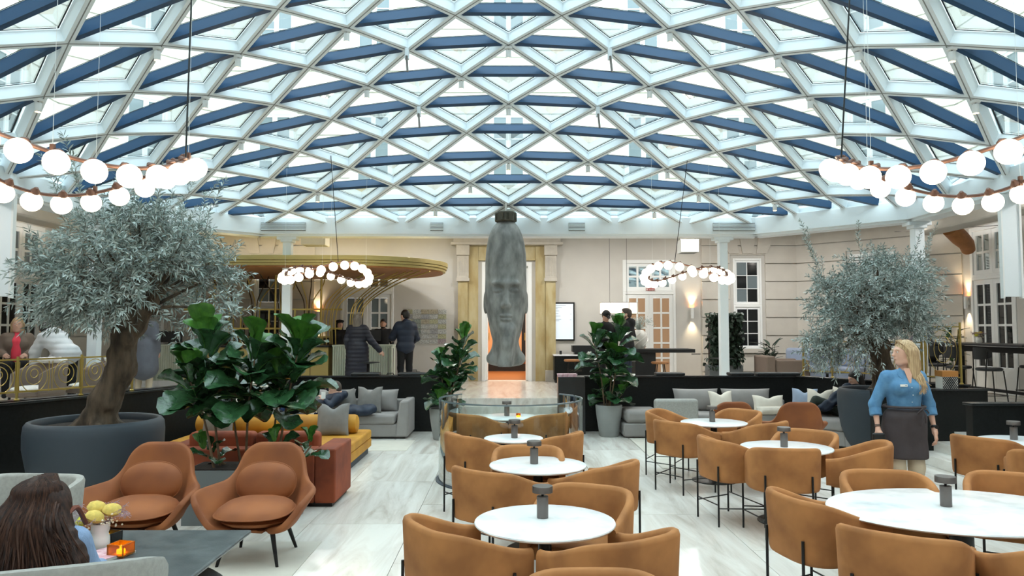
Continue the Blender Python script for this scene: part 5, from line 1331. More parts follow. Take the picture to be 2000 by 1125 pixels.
def olive(label, base, spine, crown_c, crown_r, seed, ntw, lower=(), shoots=8, leafs=(.06,.095), mats=('olive_leaf','olive_leaf_dark'), tr=.17):
    rng = np.random.default_rng(seed); rn = random.Random(seed)
    t = thing('olive_tree', label, 'tree', base, group='potted olive trees')
    b0 = Vector(base); S = [Vector(p)-b0 for p in spine]
    prims = []
    for i in range(len(S)-1):
        f = 1-.35*i/(len(S)-1); prims.append(C(S[i], S[i+1], tr*f, tr*(1-.35*(i+1)/(len(S)-1)), k=.06))
        prims.append(C(S[i]+Vector((rn.uniform(-.07,.07),rn.uniform(-.07,.07),0)), S[i+1]+Vector((rn.uniform(-.08,.08),rn.uniform(-.06,.06),0)), tr*.6*f, tr*.5*f, k=.05))
    for a in range(5): prims.append(C(S[0]+Vector((0,0,.06)), S[0]+Vector((tr*1.8*math.cos(a*1.3),tr*1.8*math.sin(a*1.3),-.05)), tr*.7, tr*.25, k=.08))
    for k in range(9):
        f = rn.random(); i = min(int(f*(len(S)-1)), len(S)-2); p = S[i].lerp(S[i+1], rn.random()); a = rn.uniform(0,6.28)
        prims.append(E(p+Vector((math.cos(a),math.sin(a),0))*tr*.75,(.05,.05,.07),k=.05))
    top = S[-1]; cc = Vector(crown_c)-b0; cr = Vector(crown_r)
    clumps = []
    while len(clumps) < 44:
        v = Vector((rn.uniform(-1,1),rn.uniform(-1,1),rn.uniform(-1,1)))
        if .35 < v.length < 1: clumps.append(cc+Vector((v.x*cr.x,v.y*cr.y,v.z*cr.z))*.82)
    clumps += [Vector(q)-b0 for q in lower]
    for k in range(6):
        a = k*1.05; prims.append(C(top-Vector((0,0,.08)), top+Vector((.3*math.cos(a),.3*math.sin(a),.32)), tr*.5, .04, k=.05))
    sdf_obj('trunk', prims, .016, 'bark', t, noise=lambda X,Y,Z: .008*np.sin(38*np.arctan2(Y-.02,X)*.5+6*Z)*np.cos(23*Z+8*X)+.006*np.sin(60*X+9*Z)*np.sin(60*Y))
    br = MB()
    for c in clumps:
        m = top.lerp(c,.5)+Vector((rn.uniform(-.08,.08),rn.uniform(-.08,.08),rn.uniform(0,.12))); br.tube(catmull([top+Vector((0,0,.05)), m, c],4), [.03-.022*i/8 for i in range(9)], 6)
    P, D = [], []
    tw = MB()
    def twig(p0, d, ln):
        d = d.normalized(); pts = [p0+d*ln*f+Vector((0,0,-.06*ln*f*f)) for f in (0,.33,.66,1)]
        tw.tube(pts, [.0035,.003,.002,.0012], 3, caps=False)
        n = int(ln/.017)
        side = d.orthogonal().normalized(); side2 = d.cross(side)
        for j in range(n):
            f = .12+.88*j/n; p = p0+d*ln*f+Vector((0,0,-.06*ln*f*f)); a = j*2.4
            q = (d*.75+(side*math.cos(a)+side2*math.sin(a))*.8).normalized(); P.append(p); D.append(q)
        for q in range(3): P.append(pts[-1]); D.append((d+Vector((rn.uniform(-.5,.5),)*3)).normalized())
    for k in range(ntw):
        c = clumps[k % len(clumps)]; v = Vector((rn.gauss(0,1),rn.gauss(0,1),rn.gauss(.1,1))).normalized(); out = (c-cc); out = out.normalized() if out.length > 1e-3 else v
        p = c+Vector((rn.gauss(0,.10),rn.gauss(0,.10),rn.gauss(0,.09))); twig(p, v*.8+out*.55+Vector((0,0,.1)), rn.uniform(.16,.34))
    for k in range(shoots):
        a = rn.uniform(0,6.28); p = cc+Vector((cr.x*.7*math.cos(a),cr.y*.6*math.sin(a),cr.z*rn.uniform(.3,.8))); l = rn.uniform(.5,.95); d = Vector((math.cos(a)*.35,math.sin(a)*.3,1)).normalized()
        for q in range(4): twig(p+d*l*q/4, d+Vector((rn.uniform(-.2,.2),rn.uniform(-.2,.2),0)), l/4*1.15)
    br.build('branches','bark',t,smooth=True); o = tw.build('twigs','twig',t); o['kind'] = 'stuff'
    P = np.array(P); D = np.array(D); n = len(P); h = rng.random(n) < .62
    for sel, mm in ((h, mats[0]), (~h, mats[1])):
        V, F = leaf_cloud(P[sel], D[sel], rng.uniform(*leafs, sel.sum()), rng.uniform(.012,.018,sel.sum()), rng)
        o = link('leaves', raw_mesh('leaves', V, F, mm), t); o['kind'] = 'stuff'
    return t
big_pot('huge dark blue round planter of the left olive tree', -4.6, 8.35, .70, .85)
olive('silvery olive tree in the left dark blue planter', (-4.58,8.35,.79), [(-4.58,8.35,.79),(-4.5,8.33,1.05),(-4.34,8.35,1.4),(-4.30,8.35,1.80),(-4.2,8.35,1.95)], (-4.24,8.35,2.5), (1.14,1.0,.78), 4, 1400, lower=[(-3.5,8.2,1.9),(-3.3,8.3,2.05),(-5.2,8.4,2.15),(-4.3,7.7,2.1)], shoots=11)
big_pot('dark blue round planter of the right olive tree', 5.68, 11.36, .60, .95)
olive('silvery olive tree in the right planter behind the waitress', (5.76,11.36,.88), [(5.76,11.36,.88),(5.74,11.36,1.2),(5.68,11.36,1.55),(5.66,11.36,1.85)], (5.6,11.36,2.38), (1.08,.95,.74), 9, 1400, lower=[(4.85,11.3,1.75),(4.75,11.4,1.5),(4.95,11.2,1.45),(5.1,11.3,1.6),(6.3,11.2,1.85),(5.0,11.1,1.9),(5.4,10.9,1.9),(5.9,10.8,1.85),(4.8,11.3,1.65),(5.2,11.0,1.55)], shoots=7, leafs=(.055,.08))
# ---- fiddle-leaf figs: every leaf an object sharing mesh data
def fig_leaf_mesh(seed, m):
    rn = random.Random(seed); rows = []; n = 9
    for i in range(n+1):
        f = i/n; w = (.18+.82*f**.9)*math.sqrt(max(0,1-max(0,(f-.66)/.36)**2.6))
        w *= (1-.14*math.exp(-((f-.34)/.12)**2)); z = .16*math.sin(f*2.2)-.16*f*f
        r = []
        for j in range(7):
            u = -1+2*j/6; wav = .035*math.sin(f*17+seed+u*2)*abs(u)
            r.append((u*w*.5, f, z + .13*abs(u)**1.3*w*1.6 + wav))
        rows.append(r)
    mb = MB(); mb.grid(rows); mb.cur = 1; mb.tube([(0,f,.16*math.sin(f*2.2)-.16*f*f-.004) for f in (0,.25,.5,.75,.97)],[.016,.013,.010,.007,.003],4); 
    me = mb.mesh('fig_leaf'); me.materials.append(MATS[m]); me.materials.append(MATS['fig_leaf_new']); me.polygons.foreach_set('material_index', mb.mi); me.polygons.foreach_set('use_smooth',[True]*len(me.polygons)); return me
FIGO = [fig_leaf_mesh(s,'fig_leaf') for s in (1,2,3,4)]; FIGN = [fig_leaf_mesh(s,'fig_leaf_new') for s in (5,6)]
def fig_shoot(t, base, tip, n, ln, rn, lowfrac=.5, r=.014, bend=.04):
    base = Vector(base); tip = Vector(tip); mid = base.lerp(tip,.5)+Vector((rn.uniform(-bend,bend),rn.uniform(-bend,bend),0))
    pts = catmull([base, mid, tip],6); MB().tube(pts,[r*(1-.5*i/(len(pts)-1)) for i in range(len(pts))],8).build('stem','fig_stem',t,smooth=True)
    a0 = rn.uniform(0,6.28)
    for i in range(n):
        f = i/max(1,n-1); q = lowfrac+(1-lowfrac)*f; k = min(int(q*(len(pts)-1)),len(pts)-2); p = pts[k].lerp(pts[k+1], q*(len(pts)-1)-k)
        a = a0+i*2.4; el = -6+78*f**1.3+rn.uniform(-22,18); l = ln*1.12*(1.12-.3*f)*rn.uniform(.85,1.15)
        M = Matrix.Translation(p) @ Matrix.Rotation(a,4,'Z') @ Matrix.Rotation(R(el),4,'X') @ Matrix.Rotation(R(rn.uniform(-30,30)),4,'Y') @ Matrix.Translation((0,.055,0)) @ Matrix.Scale(l,4)
        inst('leaf', rn.choice(FIGN) if f > .82 else rn.choice(FIGO), t, M)
rn = random.Random(12)
pb = thing('planter_box','long grey steel planter box behind the swan chairs','planter',(-2.56,7.32,0))
MB().box(-.52,-.24,.0,.5,.24,.51).build('box','planter_steel',pb,bevel=.004); MB().box(-.49,-.21,.505,.47,.21,.52).build('soil','soil',pb)
fg = thing('fiddle_leaf_figs','cluster of fiddle-leaf figs growing in the grey planter box','plant',(-2.56,7.32,.515))
O = Vector((-2.56,7.32,.515))
for bx_, tipx, tipy, n, ln, lf in ((430,400,668,23,.32,.5),(418,368,735,15,.28,.62),(480,500,684,25,.33,.48),(470,450,748,16,.29,.6),(540,585,672,25,.34,.5),(530,548,744,16,.3,.6),(440,395,884,8,.17,.3),(520,535,868,7,.17,.35),(585,608,870,7,.17,.35)):
    Y = 7.32+rn.uniform(-.12,.12); b = at(bx_, 905, Y)-O; b.z = 0; fig_shoot(fg, b, at(tipx,tipy,Y+rn.uniform(-.08,.12))-O, n, ln, rn, lf)
def tapered_pot(label, x, y, H, r):
    t = thing('stone_pot', label, 'planter', (x,y,0)); MB().lathe([(0,0),(r*.68,0),(r*.72,.02),(r*.95,H*.7),(r,H-.02),(r*.98,H),(r*.9,H),(r*.88,H-.06),(0,H-.06)],40).build('pot','planter_grey',t,smooth=True,angle=60)
    MB().lathe([(0,H-.05),(r*.88,H-.055)],28).build('soil','soil',t); return t
tapered_pot('pale grey tapered pot right of the stairs', 1.74,12.9,.54,.23); tapered_pot('pale grey tapered pot left of the stairs, behind the glass ring', -1.10,12.55,.52,.23)
for nm, O, shoots in (('fiddle-leaf fig in the pale pot right of the stairs', Vector((1.74,12.9,.5)), ((1180,1158,662,15,.28,.6),(1190,1208,648,20,.31,.5),(1188,1195,705,18,.31,.55),(1185,1172,760,11,.25,.4),(1195,1215,770,9,.23,.4))),
                      ('fiddle-leaf fig in the pale pot left of the stairs', Vector((-1.10,12.55,.5)), ((870,908,662,18,.28,.5),(866,862,705,14,.25,.55),(870,900,705,16,.27,.5),(868,880,755,14,.25,.45),(866,858,785,9,.22,.4)))):
    t = thing('fiddle_leaf_fig', nm, 'plant', O)
    for bx_, tx_, ty_, n, ln, lf in shoots:
        Y = O.y+rn.uniform(-.1,.1); b = at(bx_,700,Y)-O; b.z = 0; fig_shoot(t, b, at(tx_,ty_,Y+rn.uniform(-.1,.1))-O, n, ln, rn, lf)
# ivy screen in its grey box
iv = thing('ivy_planter','tall ivy screen in a grey box beside the sash window','plant',(4.93,16.9,ZU))
MB().box(-.4,-.2,0,.36,.2,.5).build('box','planter_steel',iv,bevel=.005); MB().box(-.34,-.12,.5,.30,.12,1.6).build('moss_frame','soil',iv)
rng = np.random.default_rng(2); n = 1500
f = rng.random((n,3)); P = np.stack([-.37+.72*f[:,0], np.where(rng.random(n)<.7,-.15,.15)+.05*rng.normal(size=n), .45+1.25*f[:,2]],1); D = rng.normal(size=(n,3))*.5+np.array([0,-.6,-.55]); D /= np.linalg.norm(D,axis=1)[:,None]
V, F = leaf_cloud(P, D, rng.uniform(.07,.12,n), rng.uniform(.06,.09,n), rng); o = link('ivy_leaves', raw_mesh('ivy_leaves',V,F,'ivy_leaf'), iv); o['kind'] = 'stuff'
def leafy_plant(label, x, y, z, h, n, ln, m='plant_leaf', seed=1):
    r2 = random.Random(seed); t = thing('leafy_plant', label, 'plant', (x,y,z))
    MB().lathe([(0,0),(.12,0),(.15,.2),(.13,.2),(.12,.17),(0,.17)],24).build('pot','planter_grey',t,smooth=True)
    rows = []
    for i in range(7):
        q = i/6; w = .3*math.sin(math.pi*min(1,q*.9+.08))**.8; rows.append([(-w/2,q,-.35*q*q+.04),(0,q,-.35*q*q),(w/2,q,-.35*q*q+.04)])
    me = MB().grid(rows).mesh('blade'); me.materials.append(MATS[m]); me.polygons.foreach_set('use_smooth',[True]*len(me.polygons))
    for k in range(5):
        a = k*1.25; MB().tube([(0,0,.15),(.05*math.cos(a),.05*math.sin(a),h*.5),(.14*math.cos(a),.14*math.sin(a),h*.85)],.006,5).build('stem','plant_leaf',t)
        for i in range(n//5):
            q = .35+.65*i/(n/5); M = Matrix.Translation((.14*q*math.cos(a),.14*q*math.sin(a),h*.9*q)) @ Matrix.Rotation(a+i*2.3,4,'Z') @ Matrix.Rotation(R(r2.uniform(10,60)),4,'X') @ Matrix.Scale(ln*r2.uniform(.8,1.2),4); inst('leaf', me, t, M)
    return t
leafy_plant('dark leafy plant behind the taupe armchair', 6.1,17.3,ZU,1.15,30,.28,'ivy_leaf',3)
leafy_plant('green leafy plant beside the right wall sconce', 9.35,15.55,ZU,1.55,30,.26,'plant_leaf',4)
bk_ = thing('patterned_basket','tan and white patterned basket on the parapet behind the waitress','basket',(6.3,10.66,ZP))
MB().box(-.11,-.09,.0,.11,.09,.17).build('pattern_band','paper_white',bk_)
kb = MB()
for i in range(9):
    x = -.11+.22*i/8
    for s_ in (-1,1):
        e = max(-.11,min(.11,x+s_*.12)); h = abs(e-x)*1.4
        if h > .01: kb.bar((x,-.092,.002),(e,-.092,.002+h),.005,.003,(0,1,0))
        e = max(-.11,min(.11,x+s_*.12)); h2 = abs(e-x)*1.4
        if h2 > .01: kb.bar((x,-.092,.168),(e,-.092,.168-h2),.005,.003,(0,1,0))
kb.build('lattice_print','leather_black',bk_); MB().box(-.115,-.095,.17,.115,.095,.25).build('rim_band','basket_tan',bk_)
# ------------------------------------------------------------------ people: one continuous body each, clothing and hair as children
V3 = lambda *a: np.array(a, float)
def norm(v): return v/np.linalg.norm(v)
def lerp(a, b, t): return a+(b-a)*t
def head_prims(c, Rh, fem=False):
    q = lambda x,y,z: c + Rh @ V3(x,y,z)
    P = [E(q(0,-.012,.03),(.076,.096,.088),Rh,k=.02), E(q(0,.022,-.03),(.062,.072,.088),Rh,k=.03), E(q(0,.055,-.098),(.034 if fem else .04,.03,.024),Rh,k=.03), C(q(-.045,.0,-.085),q(0,.05,-.1),.02,.02,k=.03), C(q(.045,.0,-.085),q(0,.05,-.1),.02,.02,k=.03),
         E(q(0,.082,.03),(.05,.016,.011),Rh,k=.015), C(q(0,.094,.018),q(0,.114,-.026),.007,.012,k=.012), E(q(0,.108,-.03),(.016,.012,.009),Rh,k=.01),
         E(q(-.031,.101,.008),(.018,.012,.011),Rh,k=.01,op=-1), E(q(.031,.101,.008),(.018,.012,.011),Rh,k=.01,op=-1),
         E(q(0,.094,-.056),(.023,.010,.007),Rh,k=.008), E(q(0,.092,-.067),(.019,.011,.007),Rh,k=.008),
         E(q(-.076,-.008,-.008),(.010,.019,.032),Rh,k=.008), E(q(.076,-.008,-.008),(.010,.019,.032),Rh,k=.008)]
    return P
def hand_prims(w, d, n, side, curl=.35, s=1.0):
    """w wrist, d direction of the hand, n palm normal (towards which fingers curl), side +1/-1 = thumb side along cross(d,n)"""
    d = norm(d); n = norm(n - d*(n@d)); t = np.cross(d, n)*side
    P = [C(w, w+d*.03, .024*s, .028*s, k=.02), BX(w+d*.062*s,(.040*s,.044*s,.014*s),.013*s,np.stack([t,d,n],1),k=.015)]
    for i, (o, l) in enumerate(((.030,.072),(.010,.080),(-.010,.074),(-.029,.058))):
        a = w+d*.098*s+t*o*s; l *= s; d1 = norm(d*math.cos(curl*.5)+n*math.sin(curl*.5)); d2 = norm(d*math.cos(curl*1.7)+n*math.sin(curl*1.7)); b = a+d1*l*.5; e = b+d2*l*.5
        P += [C(a-d*.02,b,.0095*s,.009*s,k=.006), C(b,e,.009*s,.0075*s,k=.005)]
    a = w+d*.035*s+t*.034*s; b = a+norm(d*.75+t*.65+n*.25)*.04*s; e = b+norm(d*.95+t*.15+n*.35)*.035*s
    P += [C(a-t*.012,b,.013*s,.0105*s,k=.01), C(b,e,.0105*s,.008*s,k=.006)]
    return P
STAND = dict(pel=(0,0,.94), neck=(0,-.015,1.45), head=(0,.02,1.60), shL=(-.175,-.01,1.405), shR=(.175,-.01,1.405), elL=(-.225,-.04,1.14), elR=(.225,-.04,1.14), wrL=(-.22,.06,.90), wrR=(.22,.06,.90),
             hipL=(-.085,0,.90), hipR=(.085,0,.90), knL=(-.095,.02,.50), knR=(.095,.02,.50), anL=(-.1,-.02,.09), anR=(.1,-.02,.09))
SEAT = dict(STAND, pel=(0,0,.50), neck=(0,-.05,1.02), head=(0,-.01,1.17), shL=(-.175,-.04,.975), shR=(.175,-.04,.975), elL=(-.23,.0,.72), elR=(.23,.0,.72), wrL=(-.15,.22,.68), wrR=(.15,.22,.68),
            hipL=(-.09,.02,.50), hipR=(.09,.02,.50), knL=(-.11,.44,.52), knR=(.11,.44,.52), anL=(-.11,.42,.10), anR=(.11,.42,.10))
def person(label, loc, yaw, J=None, base=STAND, head_yaw=0, head_pitch=0, skin='skin', fem=False, top=None, bottom=None, shoes='cloth_black', hair=None, res=.013, s=1.0, bulk=1.0, extra=None, eyes=True, hands=True, curl=.5):
    t = thing('person', label, 'person', loc, R(yaw-90)); t.scale = (s,s,s)
    J = {k: V3(*v) for k, v in dict(base, **(J or {})).items()}
    pel, neck = J['pel'], J['neck']; u = norm(neck-pel); r = norm(J['shR']-J['shL']); f = norm(np.cross(u, r)); r = np.cross(f, u); RT = np.stack([r,f,u],1)
    Rh = rot(head_yaw, head_pitch, 0); hc = J['head']
    hips_r = norm(J['hipR']-J['hipL']); b = bulk
    def torso(g, waist=1.0):
        w = 1.06 if fem else 1.0
        P = [E(lerp(pel,neck,.02),(.155*w*b+g,.112*b+g,.12+g),RT,k=.06), E(lerp(pel,neck,.36),(.132*b*waist+g,.098*b+g,.15+g),RT,k=.06), E(lerp(pel,neck,.68)+f*.005,(.158*b+g,.108*b+g,.16+g),RT,k=.06),
             C(J['shL']*.9+neck*.1-u*.02, J['shR']*.9+neck*.1-u*.02, .055+g, k=.05)]
        if fem: P += [E(lerp(pel,neck,.66)-r*.072+f*.075*b,(.070*b+g,.062*b+g,.068+g),RT,k=.03), E(lerp(pel,neck,.66)+r*.072+f*.075*b,(.070*b+g,.062*b+g,.068+g),RT,k=.03)]
        return P
    def arms(g, upto=1.0):
        P = []
        for q in 'LR':
            sh, el, wr = J['sh'+q], J['el'+q], J['wr'+q]; P.append(C(sh,el,.050*b+g,.041*b+g,k=.03))
            P.append(C(el, lerp(el,wr,upto), .041*b+g, (.041-.014*upto)*b+g, k=.025))
        return P
    def legs(g, upto=1.0):
        P = [E(pel-u*.02,(.16*b+g,.115*b+g,.11+g),RT,k=.05)]
        for q in 'LR':
            h, k_, a = J['hip'+q], J['kn'+q], J['an'+q]; P += [C(h,k_,.082*b+g,.056*b+g,k=.04), C(k_,lerp(k_,a,upto),.056*b+g,.040*b+g,k=.03)]
        return P
    def feet(g):
        P = []
        for q in 'LR':
            k_, a = J['kn'+q], J['an'+q]; sh = norm(k_-a); fw = f - sh*(f@sh); fw = norm(fw) if np.linalg.norm(fw) > .2 else f
            P += [C(a+sh*.05,a-sh*.02,.036+g,.04+g,k=.03), C(a-sh*.05-fw*.02,a-sh*.06+fw*.14,.036+g,.030+g,k=.03)]
        return P
    body = head_prims(hc, Rh, fem) + [C(hc+Rh@V3(0,-.03,-.06), neck-u*.02, .046 if fem else .052, .054, k=.03)] + torso(-.012) + arms(-.010) + legs(-.012) + feet(-.008)
    if hands:
        for q, sd in (('L',1),('R',-1)):
            el, wr = J['el'+q], J['wr'+q]; d = norm(wr-el); n = J.get('pn'+q, norm(pel+f*.3-wr)); body += hand_prims(wr, J.get('hd'+q, d), n, sd, curl)
    sdf_obj('body', body, res, skin, t)
    if bottom:
        sdf_obj('trousers', legs(.012, .97), res, bottom, t); 
    if shoes: sdf_obj('shoes', feet(.008), res, shoes, t)
    if top:
        m, g, upto, opt = top
        if g > .025:
            for q in 'LR': J['sh'+q] = J['sh'+q]*.93 + neck*.07 - u*.022
        P = torso(g) + arms(g*.75, upto)
        if 'collar' in opt: P += [C(neck-u*.03, neck+u*.035, .066, .060, k=.02)]
        if 'hood' in opt: P += [E(neck-f*.085-u*.03,(.12,.075,.10),RT,k=.03)]
        if 'long' in opt: P += [C(pel+u*.05, pel-V3(0,0,opt['long']), .165*b+g, .20*b+g, k=.06), C(pel+r*.06, pel+r*.06-V3(0,0,opt['long']), .13*b+g, .15*b+g, k=.06), C(pel-r*.06, pel-r*.06-V3(0,0,opt['long']), .13*b+g, .15*b+g, k=.06)]
        nz = None
        if 'puff' in opt: pf = opt['puff']; nz = lambda X,Y,Z: -.010*np.abs(np.sin(Z*math.pi/pf))+.005+0*X+0*Y
        sdf_obj(opt.get('name','shirt'), P, res, m, t, noise=nz)
    if hair:
        st, m = hair; q = lambda x,y,z: hc + Rh @ V3(x,y,z)
        P = [E(q(0,-.02,.038),(.083,.102,.092),Rh,k=.02), E(q(0,-.05,-.01),(.078,.065,.08),Rh,k=.03)]
        if 'long' in st:
            L = st['long']; P += [C(q(-.062,-.02,.01), q(-.070,-.05,-.10)-V3(0,0,L*.6)+f*0, .036,.030,k=.03), C(q(.062,-.02,.01), q(.070,-.05,-.10)-V3(0,0,L*.6), .036,.030,k=.03), C(q(0,-.07,0), q(0,-.085,-.08)-V3(0,0,L), .066,.045,k=.04), C(q(-.045,-.07,0), q(-.05,-.085,-.08)-V3(0,0,L*.9), .05,.04,k=.04), C(q(.045,-.07,0), q(.05,-.085,-.08)-V3(0,0,L*.9), .05,.04,k=.04)]
        P += [E(q(0,.105,-.045),(.064,.075,.10),Rh,k=.015,op=-1)]
        if 'tall' in st: P += [E(q(0,.03,.095),(.055,.06,.035),Rh,k=.02)]
        sdf_obj('hair', P, min(res,.011), m, t)
        if 'beard' in st: sdf_obj('beard', [E(q(0,.05,-.095),(.05,.05,.034),Rh,k=.02), C(q(-.062,.01,-.05),q(-.03,.05,-.1),.016,.02,k=.02), C(q(.062,.01,-.05),q(.03,.05,-.1),.016,.02,k=.02), E(q(0,.098,-.062),(.026,.02,.014),Rh,k=.008,op=-1)], .009, m, t)
        if 'cap' in st:
            cm = st['cap']; sdf_obj('cap', [E(q(0,-.012,.048),(.088,.107,.082),Rh,k=.02), C(q(-.03,.09,.045),q(-.028,.155,.036),.016,.010,k=.03), C(q(.03,.09,.045),q(.028,.155,.036),.016,.010,k=.03), C(q(0,.09,.048),q(0,.165,.038),.016,.010,k=.03), BX(q(0,0,-.07),(.2,.25,.09),.005,Rh,k=.005,op=-1)], .009, cm, t)
        if 'beret' in st: sdf_obj('beret', [E(q(.0,-.02,.085),(.115,.12,.04),Rh,k=.02), E(q(0,-.015,.055),(.086,.104,.05),Rh,k=.02)], .010, st['beret'], t)
    if eyes:
        for sx in (-1,1):
            p = hc + Rh @ V3(sx*.031,.0845,.007); o = MB().lathe([(0,-.0065),(.0065,-.004),(.0085,0),(.0065,.004),(0,.0065)],12).build('eye','eye_white',t,smooth=True); o.location = p
            d = Rh @ V3(0,1,0); i_ = MB().lathe([(0,-.004),(.005,0),(0,.004)],8).build('iris','eye_dark',o); i_.location = Vector(d*.0065)
            bw = MB().tube([hc+Rh@V3(sx*(.014+.036*k/4),.094-.012*(k/4)**2,.027+.005*math.sin(k/4*3)) for k in range(5)],.0032,5).build('eyebrow', (hair or ({},'hair_short_brown'))[1], t, smooth=True)
    if extra: extra(t, J, hc, Rh, f, u, r)
    return t
# --- waitress
def waitress_extra(t, J, hc, Rh, f, u, r):
    pel, neck = J['pel'], J['neck']
    ap = [E(pel+V3(0,.01,.06),(.185,.148,.10),k=.05), C(pel+V3(-.07,0,.02),pel+V3(-.085,.01,-.33),.125,.125,k=.06), C(pel+V3(.07,0,.02),pel+V3(.085,.01,-.33),.125,.125,k=.06), E(pel+V3(0,-.03,-.06),(.20,.165,.17),k=.06), BX(pel+V3(0,0,.30),(.4,.4,.14),.01,k=.01,op=-1), BX(pel+V3(0,0,-.53),(.4,.4,.18),.01,k=.01,op=-1)]
    sdf_obj('apron', ap, .010, 'apron_grey', t, noise=lambda X,Y,Z: .004*np.sin(26*X+7*Z)*np.sin(11*Z+5*X))
    MB().tube([Vector((.19*math.cos(a)*1.0,.155*math.sin(a)+.0,1.095)) for a in [2*math.pi*i/40 for i in range(40)]],.014,6,closed=True).build('apron_tie','apron_grey',t,smooth=True)
    for a,b in (((-.09,.16,1.09),(-.03,.175,1.04)),((-.09,.16,1.09),(-.15,.165,1.045)),((-.09,.16,1.09),(-.06,.19,.92)),((-.09,.16,1.09),(-.11,.18,.95))): MB().tube([a, tuple((np.array(a)+np.array(b))/2+np.array([0,.02,.01])), b],.007,5).build('apron_bow','apron_grey',t,smooth=True)
    for q in 'LR':
        el, wr = J['el'+q], J['wr'+q]; d = norm(wr-el); c = lerp(el,wr,.30); MB().tube([c-d*.035,c-d*.033,c+d*.033,c+d*.035],[.050,.057,.057,.048],16).build('cuff','denim_blue',t,smooth=True)
    for sx in (-1,1):
        MB().add([(sx*.012,.085,1.41),(sx*.05,.03,1.475),(sx*.085,.03,1.45),(sx*.095,.085,1.40),(sx*.045,.112,1.345),(sx*.012,.095,1.40)],[(0,1,2,3,4,5)] if sx > 0 else [(5,4,3,2,1,0)]).build('collar_flap','denim_blue',t,solid=.008)
    MB().add([(-.045,.088,1.475),(.045,.088,1.475),(0,.130,1.30)],[(0,1,2)]).build('neckline','skin',t,solid=.006)
    for z, y in ((1.29,.150),(1.22,.168),(1.15,.150)): MB().lathe([(0,-.004),(.007,0),(0,.004)],10,c=(0,y,z)).build('button','paper_white',t)
    MB().box(.045,.150,1.30,.115,.158,1.322).build('name_tag','sign_white',t)
    MB().box(.05,.158,1.307,.07,.159,1.315).build('tag_text','screen_text',t)
    wl = J['wrL']; d = norm(wl-J['elL']); c = wl-d*.03; MB().tube([c-d*.012,c+d*.012],.030,14,caps=False).build('watch_strap','leather_black',t,smooth=True,solid=.004); MB().lathe([(0,0),(.019,0),(.019,.008),(0,.008)],16).build('watch_face','leather_black',t).matrix_local = Matrix.Translation(Vector(c+V3(-.01,.028,0))) @ Matrix.Rotation(R(-90),4,'X')
    wr = J['wrR']; d = norm(wr-J['elR']); c = wr-d*.05
    for k in (0,.014): MB().tube([c+d*k,c+d*(k+.006)],.028,14,caps=False).build('bracelet','leather_black',t,solid=.003)
    # hair falling over the shoulder in front, strands over the base
    H = []
    q = lambda x,y,z: hc + Rh @ V3(x,y,z)
    rn = random.Random(8); mb = MB()
    for i in range(170):
        a = rn.uniform(-1,1); side = rn.random()
        s0 = q(rn.uniform(-.012,.012), rn.uniform(-.03,.075), .122-abs(a)*.004)
        s1 = q(math.copysign(.079,a), rn.uniform(-.08,.03), rn.uniform(.0,.06)); s2 = q(math.copysign(.083,a), rn.uniform(-.11,-.02), rn.uniform(-.12,-.06))
        if a > 0: s3 = V3(-.10+rn.gauss(0,.018),.085+rn.gauss(0,.012),1.41); s4 = V3(-.115+rn.gauss(0,.022),.155,1.25+rn.uniform(-.03,.06)); s2 = s2*.6+s3*.4; s2[2] = 1.50
        else: s3 = q(-.05,-.12,-.2); s4 = V3(-.10+rn.gauss(0,.05),-.12,1.22+rn.gauss(0,.05))
        mb.tube(catmull([Vector(s0),Vector(s1),Vector(s2),Vector(s3),Vector(s4)],4),[.006]*14+[.004,.003,.0015],5)
    mb.build('hair_strands','hair_blonde',t,smooth=True)
    # black leather bag
person('blonde waitress in a denim shirt and dark apron, looking left', (3.90,7.32,0), -90, dict(STAND, elL=(-.275,-.05,1.11), elR=(.27,-.05,1.11), wrL=(-.275,.03,.87), wrR=(.28,.03,.87), shL=(-.162,-.01,1.385), shR=(.162,-.01,1.385), neck=(0,-.015,1.455), head=(0,.02,1.625), pnL=(.6,-.5,0), pnR=(-.6,-.5,0)),
       head_yaw=-84+180 if False else -86, skin='skin', fem=True, top=('denim_blue',.012,.30,{}), bottom='chino_beige', shoes='paper_white', hair=({'long':.22},'hair_blonde'), res=.009, bulk=1.10, extra=waitress_extra, curl=.7, s=.995)
bg = thing('leather_pouch','black leather bill pouch hanging from the hand of the waitress','bag',(3.60,7.24,.60))
MB().box(-.06,-.02,0,.06,.02,.24).build('pouch','leather_black',bg,bevel=.015,seg=3); MB().tube([(-.02,0,.02),(-.05,-.02,-.12),(.02,0,-.2),(.07,.0,-.17)],.006,6).build('cord','leather_black',bg,smooth=True)
